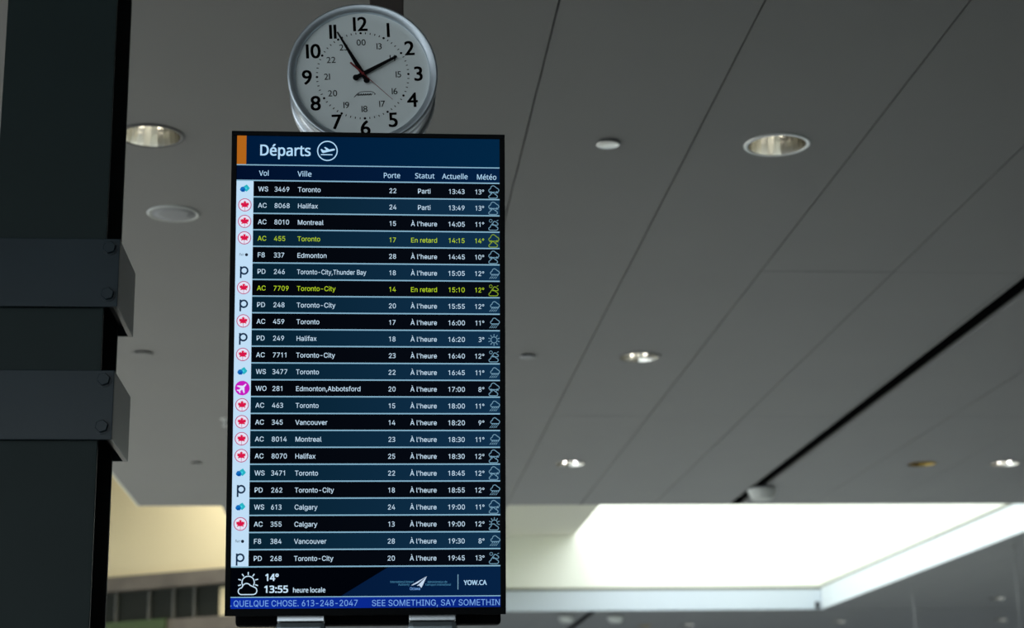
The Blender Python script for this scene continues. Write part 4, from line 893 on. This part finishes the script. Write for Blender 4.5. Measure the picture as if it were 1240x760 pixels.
obj('weather_footer', b, screen, recalc=False, label='footer with sun and cloud, 14 degrees, 13:55 local time and airport name')
b = B(); put = on_screen(b, 0.0)
rect(put, 0, 1875, 1080, 1920, SC_TICK)
put = on_screen(b, 0.0005)
rect(put, 0, 1873, 1080, 1877, SC_LINE)
text(put, INTER, '.', -2, 1911, 24, SC_TICKT)
text(put, INTER, 'QUELQUE CHOSE. 613-248-2047', 11, 1911.5, 24, SC_TICKT, width=497)
text(put, INTER, 'SEE SOMETHING, SAY SOMETHIN', 561, 1912.5, 24, SC_TICKT, width=519)
obj('ticker_band', b, screen, recalc=False, label='blue ticker band of running text')

# ------------------------------------------------------------------ recessed downlights
def lathe_down(bb, prof, m, n=48, smooth=True):
    """profile of (radius, depth below the ceiling), positive downwards"""
    bb.lathe([(r, -d) for r, d in prof], m, Matrix.Translation((0, 0, Z)), n, smooth)
def downlight(label, x, y, trim, refl, lit, group='recessed downlights in the grey ceiling'):
    t = thing('recessed_downlight', label, 'ceiling light', (x, y, Z), group)
    ORG[t] = Vector((0, 0, Z))
    b = B(); lathe_down(b, [(0.136, 0.0), (0.137, 0.006), (0.152, 0.006), (0.157, 0.0025), (0.158, 0.0003)], trim, 56); obj('trim_ring', b, t)
    b = B(); lathe_down(b, [(0.1365, 0.004), (0.134, -0.012), (0.126, -0.06), (0.112, -0.12), (0.092, -0.17), (0.06, -0.20), (0.0, -0.205)], refl, 26, False); obj('reflector', b, t)
    if lit:
        low = 0.072 if lit is E_LAMP else (0.024 if lit is E_LAMPM else 0.010)
        for sx in (-0.052, 0.052):
            b = B()
            M = Matrix.Translation((sx, 0.0, Z))
            b.lathe([(0, 0.17), (0.016, 0.168), (0.017, 0.12), (0.017, low+0.012), (0.012, low+0.003), (0, low)], lit, M, 16)
            obj('lamp', b, t)
    return t
DL = [('downlight recessed beside the steel column, dark thin rim', -0.992, 7.86, M_TRIMD, M_REFL, E_LAMP),
      ('largest downlight, white rimmed, upper right of the departures screen', 1.93, 7.862, M_TRIMW, M_REFL, E_LAMP),
      ('middle downlight right of the departures screen, between the large and the small one', 1.925, 12.217, M_CEIL, M_REFL, E_LAMPM),
      ('small bright downlight just right of the screen, above the skylight edge', 1.918, 16.568, M_CEIL, M_REFL, E_LAMPF),
      ('downlight with a yellow amber glow painted on its reflector, above the skylight at right', 5.305, 16.578, M_CEIL, M_AMBER, None),
      ('bright white downlight near the right edge, right of the amber one', 6.116, 16.58, M_CEIL, M_REFL, E_LAMPF),
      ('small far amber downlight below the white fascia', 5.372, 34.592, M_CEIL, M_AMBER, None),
      ('small far white downlight at the bottom edge, below the fascia', 6.189, 34.482, M_CEIL, M_REFL, E_LAMPF),
      ('small far downlight below the right end of the white fascia', 9.043, 34.008, M_CEIL, M_REFL, E_LAMPF),
      ('small far downlight in the bottom right corner', 12.186, 33.92, M_CEIL, M_REFL, E_LAMPF),
      ('faint far downlight above the bottom right corner', 10.637, 29.722, M_TRIMD, M_REFL, None)]
for a in DL:
    downlight(*a)

# small plates, speaker, sprinkler, domes
def disc_plate(label, x, y, r=0.0565, m=None):
    t = thing('sprinkler_cover', label, 'sprinkler', (x, y, Z), 'small round sprinkler covers in the ceiling')
    ORG[t] = Vector((0, 0, Z))
    b = B(); lathe_down(b, [(0, 0.016), (r*0.9, 0.016), (r, 0.0145), (r, 0.012), (0, 0.012)], m or M_CHROME, 36); obj('cover_plate', b, t)
    b = B(); lathe_down(b, [(0, 0.0125), (r*0.78, 0.012), (r*0.80, 0.0), (r*0.80, -0.004), (0, -0.004)], M_BLACKM, 30); obj('cup', b, t, label='black cup')
disc_plate('small white round ceiling disc right of the clock', 1.124, 7.861)
disc_plate('small round ceiling disc beside the middle of the screen, at its right', 1.13, 12.182, 0.0565, M_SPKR)
disc_plate('small round ceiling disc between the column and the screen', -1.53, 12.158, 0.07, M_CEIL)
disc_plate('small round ceiling disc near the ceiling end, left of the screen', -1.552, 16.514, 0.06, M_CEIL)

spk = thing('ceiling_speaker', 'round grey speaker grille in the ceiling between column and screen', 'speaker', (-1.006, 9.019, Z))
b = B(); lathe_down(b, [(0.118, 0.0062), (0.122, 0.009), (0.130, 0.0085), (0.135, 0.005), (0.1355, 0.0003)], M_PALE, 48)
ORG[spk] = Vector((0, 0, Z))
obj('rim', b, spk)
b = B(); lathe_down(b, [(0, 0.0075), (0.06, 0.0072), (0.119, 0.006), (0.119, 0.001), (0, 0.001)], M_SPKR, 48); obj('grille', b, spk)

spr = thing('fire_sprinkler', 'small white sprinkler head close to the left edge of the screen', 'sprinkler', (-1.14, 14.462, Z))
ORG[spr] = Vector((0, 0, Z))
b = B(); lathe_down(b, [(0, 0.006), (0.036, 0.006), (0.044, 0.0003)], M_PALE, 28); obj('escutcheon', b, spr)
b = B(); lathe_down(b, [(0, 0.0065), (0.012, 0.0065), (0.012, 0.04), (0.007, 0.055), (0.024, 0.058), (0.024, 0.061), (0, 0.061)], M_PALE, 20); obj('head', b, spr)

def dome(label, x, y):
    t = thing('ceiling_dome', label, 'dome fixture', (x, y, Z), 'white dome fixtures hanging from the ceiling')
    ORG[t] = Vector((0, 0, Z))
    b = B(); lathe_down(b, [(0, 0.0003), (0.102, 0.0003), (0.102, 0.012), (0.098, 0.0155), (0, 0.0155)], M_CEIL, 40); obj('base', b, t)
    b = B(); lathe_down(b, [(0.0, 0.016), (0.144, 0.016), (0.148, 0.03), (0.140, 0.055), (0.125, 0.085), (0.108, 0.115), (0.096, 0.127), (0.0, 0.130)], M_PALE, 40); obj('bowl', b, t)
dome('white bowl shaped dome under the black ceiling slot at the skylight edge', 4.06, 18.0)
dome('far pale dome below the white fascia, nearest the screen', 3.623, 32.361)
dome('far pale dome below the white fascia, second from the screen', 4.516, 32.433)

for lab, x, y in (('thin steel cable hanging beside the skylight at the right edge', 8.477, 22.908), ('thin faint steel cable hanging beside the skylight, farther back', 8.259, 26.707)):
    t = thing('suspension_cable', lab, 'cable', (x, y, Z), 'hanging cables beside the skylight')
    b = B(); b.lathe([(0, 0.0), (0.03, 0.0), (0.03, -0.012), (0.012, -0.03), (0, -0.03)], M_CABLE, Matrix.Translation((x, y, Z)), 16); obj('anchor', b, t)
    b = B(); b.lathe([(0, -0.02), (0.0026, -0.02), (0.0026, -1.9), (0, -1.9)], M_CABLE, Matrix.Translation((x, y, Z)), 8); obj('wire', b, t)
    b = B(); b.lathe([(0, -1.88), (0.012, -1.88), (0.02, -1.90), (0.02, -1.98), (0, -1.98)], M_CABLE, Matrix.Translation((x, y, Z)), 12); obj('end_weight', b, t)

gp = thing('green_panel', 'green panel low at the far left beside the column', 'panel', (P0.x+dv.x*3.0, P0.y+dv.y*3.0-0.3, 0))
b = B(); slab(1.15, 4.6, 2.2+1.6, 2.735+1.6, 0.10, 0.14, M_GREEN, b); obj('board', b, gp)
for t0 in (1.25, 4.4):
    b = B(); slab(t0, t0+0.06, 0.0, 2.3+1.6, 0.06, 0.10, M_MULL, b); obj('post', b, gp)
